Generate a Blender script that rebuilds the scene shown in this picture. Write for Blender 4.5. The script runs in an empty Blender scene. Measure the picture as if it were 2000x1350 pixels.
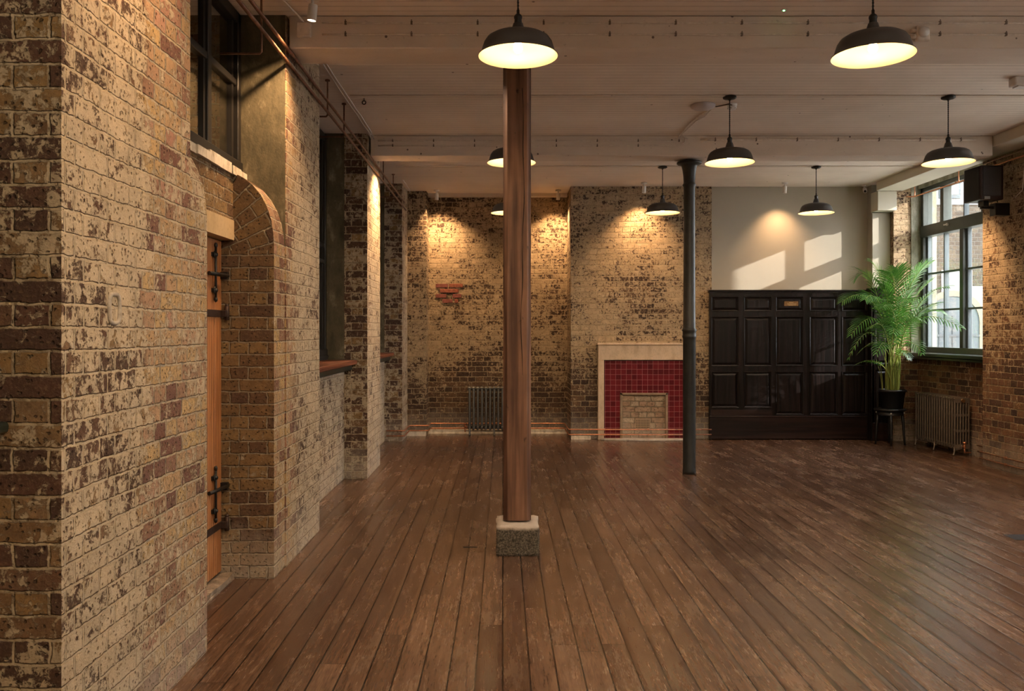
import bpy, bmesh, math, random
from mathutils import Vector, Matrix, noise
random.seed(7)
COL = bpy.context.scene.collection
PI = math.pi
F, CX, HY, CAMH = 1650.0, 982.0, 647.0, 1.5
def wx(px, d): return (px-CX)/F*d
def wz(py, d): return CAMH-(py-HY)/F*d
CEIL = 3.51

# ------------------------------------------------------------------ node helpers
class NT:
    def __init__(s, name):
        s.m = bpy.data.materials.new(name); s.m.use_nodes = True
        s.t = s.m.node_tree; s.t.nodes.clear()
        s.out = s.n('ShaderNodeOutputMaterial')
    def n(s, typ, **kw):
        nd = s.t.nodes.new(typ)
        for k, v in kw.items():
            if k.startswith('i_'):
                nd.inputs[k[2:].replace('_', ' ')].default_value = v
            else: setattr(nd, k, v)
        return nd
    def l(s, a, b): s.t.links.new(a, b)
    def put(s, sock, v):
        if isinstance(v, bpy.types.NodeSocket): s.l(v, sock)
        elif isinstance(v, (int, float)) and sock.type == 'RGBA': sock.default_value = (v, v, v, 1)
        elif isinstance(v, (tuple, list)) and sock.type == 'RGBA' and len(v) == 3: sock.default_value = (*v, 1)
        else: sock.default_value = v
    def math(s, op, a, b=0.0, c=None, clamp=False):
        nd = s.n('ShaderNodeMath', operation=op, use_clamp=clamp)
        s.put(nd.inputs[0], a); s.put(nd.inputs[1], b)
        if c is not None: s.put(nd.inputs[2], c)
        return nd.outputs[0]
    def mix(s, f, a, b, blend='MIX'):
        nd = s.n('ShaderNodeMix', data_type='RGBA', blend_type=blend)
        s.put(nd.inputs[0], f); s.put(nd.inputs[6], a); s.put(nd.inputs[7], b)
        return nd.outputs[2]
    def fmix(s, f, a, b):
        nd = s.n('ShaderNodeMix', data_type='FLOAT')
        s.put(nd.inputs[0], f); s.put(nd.inputs[2], a); s.put(nd.inputs[3], b)
        return nd.outputs[0]
    def rng(s, v, a, b, c=0.0, d=1.0, smooth=False):
        nd = s.n('ShaderNodeMapRange', clamp=True)
        if smooth: nd.interpolation_type = 'SMOOTHSTEP'
        s.put(nd.inputs[0], v); s.put(nd.inputs[1], a); s.put(nd.inputs[2], b)
        s.put(nd.inputs[3], c); s.put(nd.inputs[4], d)
        return nd.outputs[0]
    def pos(s): return s.n('ShaderNodeNewGeometry')
    def sep(s, v):
        nd = s.n('ShaderNodeSeparateXYZ'); s.l(v, nd.inputs[0]); return nd.outputs
    def comb(s, x, y, z=0.0):
        nd = s.n('ShaderNodeCombineXYZ')
        s.put(nd.inputs[0], x); s.put(nd.inputs[1], y); s.put(nd.inputs[2], z); return nd.outputs[0]
    def noise(s, vec, scale, detail=4, rough=.55, dist=0.0, out=0):
        nd = s.n('ShaderNodeTexNoise'); s.l(vec, nd.inputs['Vector'])
        nd.inputs['Scale'].default_value = scale; nd.inputs['Detail'].default_value = detail
        nd.inputs['Roughness'].default_value = rough; nd.inputs['Distortion'].default_value = dist
        return nd.outputs[out]
    def vmul(s, v, m):
        nd = s.n('ShaderNodeVectorMath', operation='MULTIPLY'); s.l(v, nd.inputs[0]); nd.inputs[1].default_value = m
        return nd.outputs[0]
    def vadd(s, v, w):
        nd = s.n('ShaderNodeVectorMath', operation='ADD'); s.l(v, nd.inputs[0]); s.put(nd.inputs[1], w)
        return nd.outputs[0]
    def ramp(s, f, stops, interp='LINEAR'):
        nd = s.n('ShaderNodeValToRGB'); cr = nd.color_ramp; cr.interpolation = interp
        while len(cr.elements) < len(stops): cr.elements.new(.5)
        for e, (p, c) in zip(cr.elements, stops): e.position = p; e.color = (*c, 1)
        s.put(nd.inputs[0], f); return nd.outputs[0]
    def bump(s, h, dist, strength=1.0, normal=None):
        nd = s.n('ShaderNodeBump'); nd.inputs['Strength'].default_value = strength
        nd.inputs['Distance'].default_value = dist; s.l(h, nd.inputs['Height'])
        if normal is not None: s.l(normal, nd.inputs['Normal'])
        return nd.outputs[0]
    def bsdf(s, color, rough=.7, metal=0.0, spec=.5, normal=None, **kw):
        b = s.n('ShaderNodeBsdfPrincipled')
        s.put(b.inputs['Base Color'], color); s.put(b.inputs['Roughness'], rough)
        s.put(b.inputs['Metallic'], metal); s.put(b.inputs['Specular IOR Level'], spec)
        if normal is not None: s.l(normal, b.inputs['Normal'])
        for k, v in kw.items(): s.put(b.inputs[k.replace('_', ' ')], v)
        s.l(b.outputs[0], s.out.inputs[0]); return b

def simple(name, col, rough=.5, metal=0.0, nscale=0, namt=.25, bump=0.0, spec=.5):
    t = NT(name); g = t.pos().outputs['Position']
    c = col; nr = None
    if nscale:
        nz = t.noise(g, nscale, 6, .6)
        c = t.mix(t.rng(nz, .3, .7), tuple(v*(1-namt) for v in col), tuple(min(1, v*(1+namt)) for v in col))
        if bump: nr = t.bump(nz, bump)
    t.bsdf(c, rough, metal, spec, nr)
    return t.m

def brick_mat(name, palette, paint=(.60,.49,.345), mortar=(.38,.29,.19), mortar2=(.36,.32,.27),
              p_x=.7, p_y=.4, stock=None, lowclean=None, pscale=5.5, polar=None, mort=.0068, depth=.018,
              bw=.228, rh=.0755, stain=0.3, lightbase=0.0):
    t = NT(name); geo = t.pos(); P = geo.outputs['Position']; N = geo.outputs['True Normal']
    x, y, z = t.sep(P); nx, ny, nz = t.sep(N)
    onx = t.math('GREATER_THAN', t.math('ABSOLUTE', nx), .6)
    onz = t.math('GREATER_THAN', t.math('ABSOLUTE', nz), .75)
    u = t.fmix(onx, x, y); v = t.fmix(onz, z, y)
    if polar:
        dx = t.math('SUBTRACT', x, polar[0]); dz = t.math('SUBTRACT', z, polar[1])
        ang = t.math('ARCTAN2', dz, dx); rad = t.math('SQRT', t.math('ADD', t.math('MULTIPLY', dx, dx), t.math('MULTIPLY', dz, dz)))
        u = rad; v = t.math('MULTIPLY', ang, polar[2])
    uv = t.comb(u, v, 0)
    wob = t.noise(P, 2.5, 2, .5, out=1); wob2 = t.noise(P, 22, 3, .6, out=1)
    uv = t.vadd(uv, t.vmul(t.vadd(wob, (-.5,-.5,-.5)), (.02,.014,0)))
    uv = t.vadd(uv, t.vmul(t.vadd(wob2, (-.5,-.5,-.5)), (.018,.016,0)))
    b = t.n('ShaderNodeTexBrick', offset=.5, offset_frequency=2, squash=.5, squash_frequency=2)
    t.l(uv, b.inputs['Vector'])
    b.inputs['Color1'].default_value = (0,0,0,1); b.inputs['Color2'].default_value = (1,1,1,1); b.inputs['Mortar'].default_value = (.5,.5,.5,1)
    b.inputs['Scale'].default_value = 1; b.inputs['Mortar Size'].default_value = mort; b.inputs['Mortar Smooth'].default_value = .6
    b.inputs['Bias'].default_value = 0; b.inputs['Brick Width'].default_value = bw; b.inputs['Row Height'].default_value = rh
    rnd = b.outputs['Color']; mf = b.outputs['Fac']
    fine = t.noise(P, 70, 6, .7); mid = t.noise(P, 17, 8, .68); big = t.noise(P, 1.3, 3, .5)
    base = t.ramp(rnd, palette, 'LINEAR')
    base = t.mix(t.rng(mid, .35, .7), t.mix(.55, base, (.05,.032,.022)), base)
    base = t.mix(t.math('MULTIPLY', t.rng(fine, .52, .66), .35), base, t.mix(.5, base, (.5,.36,.2)))
    # pits in the brick face
    vor = t.n('ShaderNodeTexVoronoi'); t.l(t.vadd(P, t.vmul(wob2, (.03,.03,.03))), vor.inputs['Vector']); vor.inputs['Scale'].default_value = 42
    pit = t.rng(vor.outputs['Distance'], .16, .26, 1, 0)
    base = t.mix(t.math('MULTIPLY', pit, .7), base, (.035,.02,.014))
    mcol = t.mix(t.rng(mid, .3, .7), tuple(c*.72 for c in mortar), mortar)
    st = None
    if stock:
        yy = t.math('ADD', y, t.math('MULTIPLY', t.math('SUBTRACT', t.noise(P, 4, 3, .6), .5), .35))
        st = t.math('MULTIPLY', t.rng(yy, stock[0]-.03, stock[0]+.03), t.rng(yy, stock[1]-.1, stock[1]+.1, 1, 0))
        base2 = t.ramp(rnd, PAL_S, 'LINEAR')
        base2 = t.mix(t.math('MULTIPLY', t.rng(fine, .52, .66), .3), base2, (.6,.46,.25))
        base2 = t.mix(t.math('MULTIPLY', t.rng(mid, .56, .68), .6), base2, t.mix(.5, base2, (.09,.05,.03)))
        base2 = t.mix(t.math('MULTIPLY', pit, .75), base2, (.05,.03,.02))
        base = t.mix(st, base, base2)
        mcol = t.mix(st, mcol, t.mix(t.rng(mid, .3, .7), tuple(c*.8 for c in mortar2), mortar2))
    # remains of old paint
    amt = t.fmix(onx, p_y, p_x)
    if lowclean: amt = t.math('MULTIPLY', amt, t.rng(t.math('ADD', z, t.math('MULTIPLY', big, .5)), lowclean[0]+.25, lowclean[1]+.25, lowclean[2], 1))
    if st is not None: amt = t.math('MULTIPLY', amt, t.rng(st, 0, 1, 1, .62))
    ps = t.noise(P, pscale, 9, .72, .3); ps2 = t.noise(P, pscale*4.2, 8, .75, .4)
    field = t.math('ADD', t.math('MULTIPLY', t.math('SUBTRACT', ps, .5), 1.3), t.math('MULTIPLY', t.math('SUBTRACT', rnd, .5), .22))
    field = t.math('ADD', field, t.math('MULTIPLY', t.math('SUBTRACT', ps2, .5), 2.7))
    field = t.math('ADD', field, t.math('MULTIPLY', t.math('SUBTRACT', mid, .5), .7))
    field = t.math('ADD', field, t.math('MULTIPLY', t.math('SUBTRACT', big, .5), .8))
    field = t.math('ADD', field, t.math('MULTIPLY', mf, .30))
    field = t.math('ADD', field, t.math('SUBTRACT', amt, .5))
    pm = t.math('MULTIPLY', t.rng(field, -.10, .10, smooth=True), t.rng(fine, .3, .6, .8, 1))
    pm = t.math('MULTIPLY', pm, t.rng(pit, 0, 1, 1, .35))
    pcol = t.mix(t.rng(t.noise(P, 9, 6, .65), .35, .7), tuple(c*.74 for c in paint), paint)
    pcol = t.mix(t.math('MULTIPLY', t.rng(fine, .5, .7), .3), pcol, tuple(c*.6 for c in paint))
    col = t.mix(mf, base, mcol)
    col = t.mix(pm, col, pcol)
    # lime bloom towards the floor, soot and damp in patches
    wn = t.math('ADD', z, t.math('MULTIPLY', t.noise(P, 6, 6, .7), .5))
    col = t.mix(t.math('MULTIPLY', t.rng(wn, .30, .62, 1, 0), .42), col, (.55,.49,.41))
    col = t.mix(t.math('MULTIPLY', t.rng(t.noise(P, 2.1, 8, .7), .55, .75), stain), col, (.04,.03,.022))
    h = t.math('MULTIPLY', t.math('SUBTRACT', 1.0, mf), 1.0)
    h = t.math('ADD', h, t.math('MULTIPLY', mid, .55))
    h = t.math('ADD', h, t.math('MULTIPLY', fine, .28))
    h = t.math('ADD', h, t.math('MULTIPLY', pm, .16))
    h = t.math('SUBTRACT', h, t.math('MULTIPLY', pit, .45))
    t.bsdf(col, .88, 0, .25, t.bump(h, depth))
    return t.m

def plaster_mat(name, a, b, c, rough=.9, scale=7, bump=.004):
    t = NT(name); P = t.pos().outputs['Position']
    n1 = t.noise(t.vmul(P, (1,1,.45)), scale, 9, .66); n2 = t.noise(P, 45, 5, .6)
    col = t.mix(t.rng(n1, .33, .52), a, b); col = t.mix(t.rng(n1, .56, .68), col, c)
    col = t.mix(t.math('MULTIPLY', t.rng(n2, .5, .7), .4), col, tuple(v*.6 for v in b))
    t.bsdf(col, rough, 0, .3, t.bump(t.math('ADD', n1, t.math('MULTIPLY', n2, .4)), bump)); return t.m

def wood_mat(name, dark, light, axis='Z', scale=1.0, rough=.5, spec=.4, knots=True, bump=.002, ring=7):
    t = NT(name); P = t.pos().outputs['Position']
    m = {'X': (.06,1,1), 'Y': (1,.06,1), 'Z': (1,1,.06)}[axis]
    v = t.vmul(P, tuple(c*scale for c in m))
    warp = t.noise(v, 6, 3, .5, out=1)
    v2 = t.vadd(v, t.vmul(warp, (.12,.12,.12)))
    w = t.n('ShaderNodeTexWave', wave_type='RINGS', rings_direction=axis); t.l(v2, w.inputs['Vector'])
    w.inputs['Scale'].default_value = ring; w.inputs['Distortion'].default_value = 4; w.inputs['Detail'].default_value = 4; w.inputs['Detail Scale'].default_value = 2
    g = t.noise(t.vmul(P, tuple(c*scale*(1 if c == 1 else .3) for c in m)), 110, 4, .6)
    f = t.math('ADD', t.math('MULTIPLY', w.outputs['Fac'], .5), t.math('MULTIPLY', g, .5))
    col = t.mix(t.rng(f, .25, .8), dark, light)
    big = t.noise(P, 3, 4, .6)
    col = t.mix(t.math('MULTIPLY', t.rng(big, .45, .75), .45), col, tuple(c*.55 for c in dark))
    if knots:
        k = t.noise(t.vmul(P, (1,1,.5)), 16, 3, .5)
        col = t.mix(t.rng(k, .67, .74), col, tuple(c*.35 for c in dark))
    t.bsdf(col, rough, 0, spec, t.bump(f, bump)); return t.m

# ------------------------------------------------------------------ materials
PAL_L = [(0,(.075,.040,.030)),(.25,(.105,.056,.040)),(.45,(.13,.063,.043)),(.6,(.20,.112,.066)),(.8,(.36,.225,.09)),(1,(.30,.19,.10))]
PAL_S = [(0,(.15,.075,.06)),(.16,(.17,.08,.06)),(.3,(.36,.22,.14)),(.5,(.43,.29,.165)),(.75,(.48,.335,.16)),(.9,(.40,.24,.17)),(1,(.36,.18,.13))]
PAL_Y = [(0,(.085,.045,.03)),(.3,(.15,.082,.04)),(.55,(.22,.13,.055)),(.8,(.30,.19,.08)),(1,(.20,.115,.05))]
PAL_D = [(0,(.045,.026,.02)),(.35,(.085,.05,.033)),(.7,(.13,.075,.045)),(1,(.20,.115,.06))]
PAL_R = [(0,(.05,.026,.02)),(.35,(.11,.05,.03)),(.65,(.19,.085,.045)),(1,(.25,.13,.06))]
PAL_P = [(0,(.40,.24,.15)),(.5,(.52,.34,.21)),(1,(.60,.46,.31))]
PAL_G = [(0,(.011,.0115,.0095)),(.5,(.023,.0225,.017)),(1,(.038,.036,.023))]
M = {}
M['brick_left'] = brick_mat('brick_left', PAL_L, p_x=.69, p_y=.43, stock=(3.27, 5.62), stain=.25)
M['brick_door'] = brick_mat('brick_door', PAL_Y, p_x=.2, p_y=.12, mortar=(.30,.235,.165), stain=.5, paint=(.45,.37,.26))
M['brick_arch'] = brick_mat('brick_arch', PAL_Y, p_x=.1, p_y=.1, mortar=(.30,.235,.165), stain=.5, polar=(-2.02, 1.86, .55))
M['brick_far'] = brick_mat('brick_far', PAL_D, p_x=.56, p_y=.62, lowclean=(.55,1.35,.35), pscale=7, paint=(.55,.415,.26), mortar=(.42,.33,.21), stain=.35)
M['brick_right'] = brick_mat('brick_right', PAL_R, p_x=.6, p_y=.66, lowclean=(.8,1.7,.12), pscale=6, paint=(.58,.43,.27), mortar=(.33,.24,.14), stain=.35)
M['brick_pale'] = brick_mat('brick_pale', PAL_P, p_x=-.5, p_y=-.5, mortar=(.24,.19,.12), stain=.12)
M['brick_out'] = brick_mat('brick_out', PAL_G, p_x=-.6, p_y=-.6, mortar=(.085,.080,.067), stain=.1)
M['plaster_green'] = plaster_mat('plaster_green', (.050,.045,.028), (.105,.090,.056), (.24,.205,.14), scale=9, bump=.006)
M['plaster_right'] = plaster_mat('plaster_right', (.16,.16,.11), (.30,.30,.23), (.5,.49,.42))
M['stone_lintel'] = plaster_mat('stone_lintel', (.40,.30,.17), (.48,.36,.21), (.52,.40,.25), scale=4, bump=.0015)
M['white_stone'] = plaster_mat('white_stone', (.30,.25,.18), (.62,.56,.46), (.72,.67,.58), scale=14, bump=.006)
M['fire_stone'] = plaster_mat('fire_stone', (.46,.34,.22), (.60,.46,.32), (.62,.49,.36), scale=9, bump=.0015)
M['hearth'] = plaster_mat('hearth', (.30,.25,.21), (.46,.40,.34), (.55,.5,.44), scale=12, bump=.001, rough=.5)
M['taupe'] = simple('taupe_wall_paint', (.40,.365,.295), .75, 0, 2.0, .04)
M['taupe_trim'] = simple('taupe_trim_paint', (.45,.42,.34), .6, 0, 3.0, .05)
M['cream_trim'] = simple('cream_trim_paint', (.60,.57,.47), .55, 0, 3, .05)
M['render_white'] = simple('darkened_white_render', (.13,.13,.125), .85, 0, 5, .08)  # white render, colour darkened to offset the strong outdoor light
M['sun_block_render'] = simple('pale_sun_block_render', (.45,.43,.39), .85, 0, 5, .08)
M['asphalt'] = simple('pale_paving', (.45,.42,.37), .9, 0, 8, .2)
M['dark_void'] = simple('unlit_space_dark', (.035,.03,.022), .8, 0, 4, .3)  # darkness of the unlit space behind the left windows, put into the colour
M['win_dark'] = simple('charcoal_window_paint', (.013,.0115,.010), .45, 0, 20, .15)
M['win_green'] = simple('dark_green_window_paint', (.045,.058,.05), .4, 0, 12, .15)
M['sill_green'] = simple('dark_green_sill_paint', (.014,.022,.017), .3, 0, 12, .15)
M['red_wood'] = wood_mat('red_brown_sill_wood', (.12,.035,.018), (.24,.075,.035), 'Y', 1.2, .42)
M['black_metal'] = simple('black_iron', (.012,.012,.012), .42, .3, 40, .3, .0006)
M['hinge_brown'] = simple('rusty_iron', (.05,.03,.024), .5, .5, 40, .4, .0006)
M['black_plastic'] = simple('black_plastic', (.008,.008,.008), .45)
M['pot'] = simple('pot_black', (.006,.006,.007), .38, 0, 30, .2)
M['shade_grey'] = simple('dark_grey_enamel', (.042,.039,.038), .5)
M['shade_in'] = simple('cream_enamel', (.70,.58,.38), .4)
M['white_metal'] = simple('white_metal', (.72,.70,.66), .45)
M['white_plastic'] = simple('white_plastic', (.70,.68,.66), .4)
M['conduit'] = simple('painted_conduit', (.74,.67,.59), .5, 0, 30, .15)
M['copper'] = simple('copper', (.60,.27,.15), .42, 1.0, 25, .35)
M['copper_dull'] = simple('dull_copper', (.20,.10,.06), .5, .6, 18, .5)
M['rad_grey'] = simple('radiator_grey', (.11,.112,.108), .38, .4)
M['rad_brown'] = simple('radiator_bronze', (.135,.105,.08), .42, .35, 20, .1)
M['iron_col'] = simple('grey_black_cast_iron', (.018,.019,.018), .42, .2, 12, .35, .002)
M['brass'] = simple('aged_brass', (.22,.12,.05), .4, .8, 60, .3)
M['brass_mark'] = simple('gilt_marks', (.55,.38,.18), .4, .8)
M['speaker_wood'] = simple('speaker_mahogany', (.028,.010,.010), .35)
M['grille'] = simple('speaker_grille', (.055,.05,.055), .6, .2, 300, .5, .0008)
M['bluegrey'] = simple('bluegrey_paint', (.07,.095,.105), .5)
M['bluegrey_out'] = simple('bluegrey_door_paint', (.022,.034,.038), .6)
M['clip'] = simple('dark_clip', (.16,.12,.09), .6)
M['panel_wood'] = wood_mat('black_brown_panelling', (.0035,.0025,.0023), (.012,.007,.0062), 'Z', 1.4, .32, .28, False, .0016)
M['panel_base'] = wood_mat('dark_brown_base_board', (.008,.004,.0035), (.024,.011,.008), 'X', 1.2, .36, .3, False, .0016)
M['door_pine'] = wood_mat('waxed_pine', (.26,.10,.035), (.48,.22,.085), 'Z', 1.5, .5, .35)
M['post_wood'] = wood_mat('stripped_timber', (.075,.036,.022), (.22,.115,.07), 'Z', .9, .62, .3, True, .004, 9)
M['leaf'] = None

def floor_mat():
    t = NT('varnished_floorboards'); P = t.pos().outputs['Position']; x, y, z = t.sep(P)
    W = .118
    xs = t.math('ADD', t.math('DIVIDE', x, W), 100.0)
    idx = t.math('FLOOR', xs); fr = t.math('FRACT', xs)
    wn = t.n('ShaderNodeTexWhiteNoise', noise_dimensions='1D'); t.l(idx, wn.inputs['W']); r = wn.outputs['Value']
    ys = t.math('ADD', t.math('DIVIDE', y, 3.1), t.math('MULTIPLY', r, 7.3))
    fy = t.math('FRACT', ys); iy = t.math('FLOOR', ys)
    wn2 = t.n('ShaderNodeTexWhiteNoise', noise_dimensions='2D'); t.l(t.comb(idx, iy), wn2.inputs['Vector']); r2 = wn2.outputs['Value']
    dx = t.math('MULTIPLY', t.math('SUBTRACT', .5, t.math('ABSOLUTE', t.math('SUBTRACT', fr, .5))), W)
    dy = t.math('MULTIPLY', t.math('SUBTRACT', .5, t.math('ABSOLUTE', t.math('SUBTRACT', fy, .5))), 3.1)
    gw = t.math('ADD', .0017, t.math('MULTIPLY', t.noise(t.comb(idx, t.math('MULTIPLY', y, .8)), 1.0, 2), .0042))
    gx = t.math('LESS_THAN', dx, gw); gy = t.math('LESS_THAN', dy, .0016)
    gap = t.math('MAXIMUM', gx, gy)
    off = t.comb(t.math('ADD', x, t.math('MULTIPLY', r2, 13.0)), t.math('MULTIPLY', y, .07), 0)
    g1 = t.noise(off, 42, 6, .62, .4); g2 = t.noise(off, 190, 3, .6)
    grain = t.math('ADD', t.math('MULTIPLY', g1, .65), t.math('MULTIPLY', g2, .35))
    big = t.noise(t.vmul(P, (1,.6,1)), .9, 5, .6); wear = t.noise(t.vmul(P, (1,.3,1)), 7, 7, .62)
    base = t.ramp(r2, [(0,(.095,.050,.030)),(.35,(.135,.076,.047)),(.7,(.17,.098,.062)),(1,(.215,.128,.082))])
    col = t.mix(t.rng(grain, .38, .62), t.mix(.72, base, (.035,.016,.010)), base)
    col = t.mix(t.math('MULTIPLY', t.rng(big, .42, .68), .62), col, (.045,.022,.014))
    col = t.mix(t.math('MULTIPLY', t.rng(wear, .50, .72), .26), col, (.34,.22,.14))
    w3 = t.noise(t.vmul(P, (1,.3,1)), 7, 7, .65)
    col = t.mix(t.math('MULTIPLY', t.rng(w3, .46, .70), .34), col, (.042,.022,.014))
    kn = t.noise(t.comb(t.math('ADD', x, t.math('MULTIPLY', r2, 5.0)), t.math('MULTIPLY', y, .45), 0), 15, 4, .6)
    col = t.mix(t.math('MULTIPLY', t.rng(kn, .66, .76), .4), col, (.018,.009,.006))
    v = t.n('ShaderNodeTexVoronoi'); t.l(P, v.inputs['Vector']); v.inputs['Scale'].default_value = 9
    spk = t.rng(v.outputs['Distance'], .035, .06, 1, 0)
    col = t.mix(t.math('MULTIPLY', spk, .35), col, (.42,.33,.25))
    col = t.mix(gap, col, (.010,.006,.004))
    rough = t.rng(t.math('ADD', t.math('MULTIPLY', wear, .5), t.math('MULTIPLY', grain, .5)), .34, .66, .11, .36)
    h = t.math('ADD', t.math('MULTIPLY', grain, .5), t.math('MULTIPLY', t.math('SUBTRACT', 1.0, gap), 1.5))
    h = t.math('ADD', h, t.math('MULTIPLY', t.rng(dx, 0, .02), .5))
    h = t.math('ADD', h, t.math('MULTIPLY', wear, .6))
    t.bsdf(col, rough, 0, .5, t.bump(h, .0032)); return t.m
M['floor'] = floor_mat()

def ceil_mat():
    t = NT('painted_ceiling_boards'); P = t.pos().outputs['Position']; x, y, z = t.sep(P)
    fr = t.math('FRACT', t.math('ADD', t.math('DIVIDE', y, .078), 50.0))
    d = t.math('ABSOLUTE', t.math('SUBTRACT', fr, .5))
    line = t.rng(d, .455, .49)
    row = t.math('FLOOR', t.math('ADD', t.math('DIVIDE', y, .078), 50.0))
    str_ = t.noise(t.comb(t.math('MULTIPLY', x, .5), row), 1.3, 3, .6)
    n = t.noise(P, 2.2, 5, .6); sp = t.noise(P, 30, 4, .7)
    col = t.mix(t.rng(n, .3, .7), (.76,.68,.60), (.86,.78,.70))
    col = t.mix(t.math('MULTIPLY', line, t.rng(str_, .40, .66, .30, .9)), col, (.13,.095,.07))
    v = t.n('ShaderNodeTexVoronoi'); t.l(P, v.inputs['Vector']); v.inputs['Scale'].default_value = 3.4
    col = t.mix(t.math('MULTIPLY', t.rng(v.outputs['Distance'], .03, .045, 1, 0), .8), col, (.09,.06,.045))
    col = t.mix(t.math('MULTIPLY', t.rng(sp, .66, .74), .3), col, (.25,.2,.15))
    h = t.math('ADD', t.math('MULTIPLY', t.math('SUBTRACT', 1.0, line), 1.0), t.math('MULTIPLY', sp, .25))
    t.bsdf(col, .7, 0, .3, t.bump(h, .003)); return t.m
M['ceiling'] = ceil_mat()
def beam_mat():
    t = NT('painted_beam'); P = t.pos().outputs['Position']
    n = t.noise(t.vmul(P, (.4,1,1)), 5, 6, .6); sp = t.noise(P, 26, 4, .7)
    col = t.mix(t.rng(n, .3, .7), (.66,.58,.50), (.76,.68,.60))
    v = t.n('ShaderNodeTexVoronoi'); t.l(P, v.inputs['Vector']); v.inputs['Scale'].default_value = 6.5
    col = t.mix(t.math('MULTIPLY', t.rng(v.outputs['Distance'], .05, .07, 1, 0), .85), col, (.08,.05,.04))
    col = t.mix(t.math('MULTIPLY', t.rng(sp, .64, .72), .35), col, (.25,.2,.15))
    t.bsdf(col, .65, 0, .3, t.bump(t.math('ADD', n, t.math('MULTIPLY', sp, .4)), .004)); return t.m
M['beam'] = beam_mat()
def tile_mat():
    t = NT('crimson_glazed_tiles'); P = t.pos().outputs['Position']; x, y, z = t.sep(P)
    b = t.n('ShaderNodeTexBrick', offset=0.0, squash=1.0)
    t.l(t.comb(t.math('ADD', x, -.018), t.math('ADD', z, -.018)), b.inputs['Vector'])
    b.inputs['Color1'].default_value = (0,0,0,1); b.inputs['Color2'].default_value = (1,1,1,1); b.inputs['Mortar'].default_value = (.5,.5,.5,1)
    b.inputs['Scale'].default_value = 1; b.inputs['Mortar Size'].default_value = .0018; b.inputs['Mortar Smooth'].default_value = .2
    b.inputs['Brick Width'].default_value = .0735; b.inputs['Row Height'].default_value = .0735
    c = t.mix(b.outputs['Color'], (.085,.005,.009), (.16,.012,.018))
    c = t.mix(t.math('MULTIPLY', t.rng(t.noise(P, 30, 5, .7), .6, .7), .4), c, (.22,.07,.07))
    c = t.mix(b.outputs['Fac'], c, (.44,.17,.16))
    t.bsdf(c, t.fmix(b.outputs['Fac'], .22, .8), 0, .35, t.bump(t.math('SUBTRACT', 1.0, b.outputs['Fac']), .0015)); return t.m
M['tiles'] = tile_mat()
def granite_mat():
    t = NT('rough_granite'); P = t.pos().outputs['Position']; N = t.pos().outputs['True Normal']
    z = t.sep(P)[2]; nz = t.sep(N)[2]
    n = t.noise(P, 90, 5, .8); n2 = t.noise(P, 10, 5, .6)
    c = t.mix(t.rng(n, .42, .6), (.035,.030,.022), (.20,.17,.13))
    c = t.mix(t.rng(n, .62, .72), c, (.42,.38,.3))
    edge = t.rng(t.math('ADD', z, t.math('MULTIPLY', n2, .05)), .195, .215)
    c = t.mix(t.math('MAXIMUM', edge, t.math('GREATER_THAN', nz, .6)), c, t.mix(n2, (.40,.32,.25), (.62,.55,.48)))
    t.bsdf(c, .8, 0, .3, t.bump(t.math('ADD', n, n2), .008)); return t.m
M['granite'] = granite_mat()
def glass_mat():
    t = NT('window_glass')
    lw = t.n('ShaderNodeLayerWeight'); fc = t.math('POWER', lw.outputs['Facing'], 4.0)
    fr = t.math('ADD', .06, t.math('MULTIPLY', fc, .85))
    tr = t.n('ShaderNodeBsdfTransparent'); gl = t.n('ShaderNodeBsdfGlossy'); gl.inputs['Roughness'].default_value = .02
    mx = t.n('ShaderNodeMixShader'); t.l(fr, mx.inputs[0]); t.l(tr.outputs[0], mx.inputs[1]); t.l(gl.outputs[0], mx.inputs[2])
    t.l(mx.outputs[0], t.out.inputs[0]); return t.m
M['glass'] = glass_mat()
def leaf_mat(name, a, b):
    t = NT(name); P = t.pos().outputs['Position']
    c = t.mix(t.rng(t.noise(P, 6, 4, .6), .3, .7), a, b)
    p = t.n('ShaderNodeBsdfPrincipled'); t.l(c, p.inputs['Base Color']); p.inputs['Roughness'].default_value = .38
    tl = t.n('ShaderNodeBsdfTranslucent'); t.l(t.mix(.35, c, (.16,.38,.03)), tl.inputs[0])
    mx = t.n('ShaderNodeMixShader'); mx.inputs[0].default_value = .28
    t.l(p.outputs[0], mx.inputs[1]); t.l(tl.outputs[0], mx.inputs[2]); t.l(mx.outputs[0], t.out.inputs[0]); return t.m
M['leaf'] = leaf_mat('palm_leaf', (.028,.115,.02), (.08,.22,.038))
M['stem'] = leaf_mat('palm_stem', (.20,.27,.05), (.36,.38,.10))
def emit(name, col, s):
    t = NT(name); e = t.n('ShaderNodeEmission'); e.inputs[0].default_value = (*col, 1); e.inputs[1].default_value = s
    t.l(e.outputs[0], t.out.inputs[0]); return t.m
M['bulb'] = emit('glowing_bulb', (1,.66,.33), 55)
M['lens'] = emit('spot_lens', (1,.80,.55), 14)
M['led'] = emit('green_led', (.2,1,.35), 3)

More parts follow.
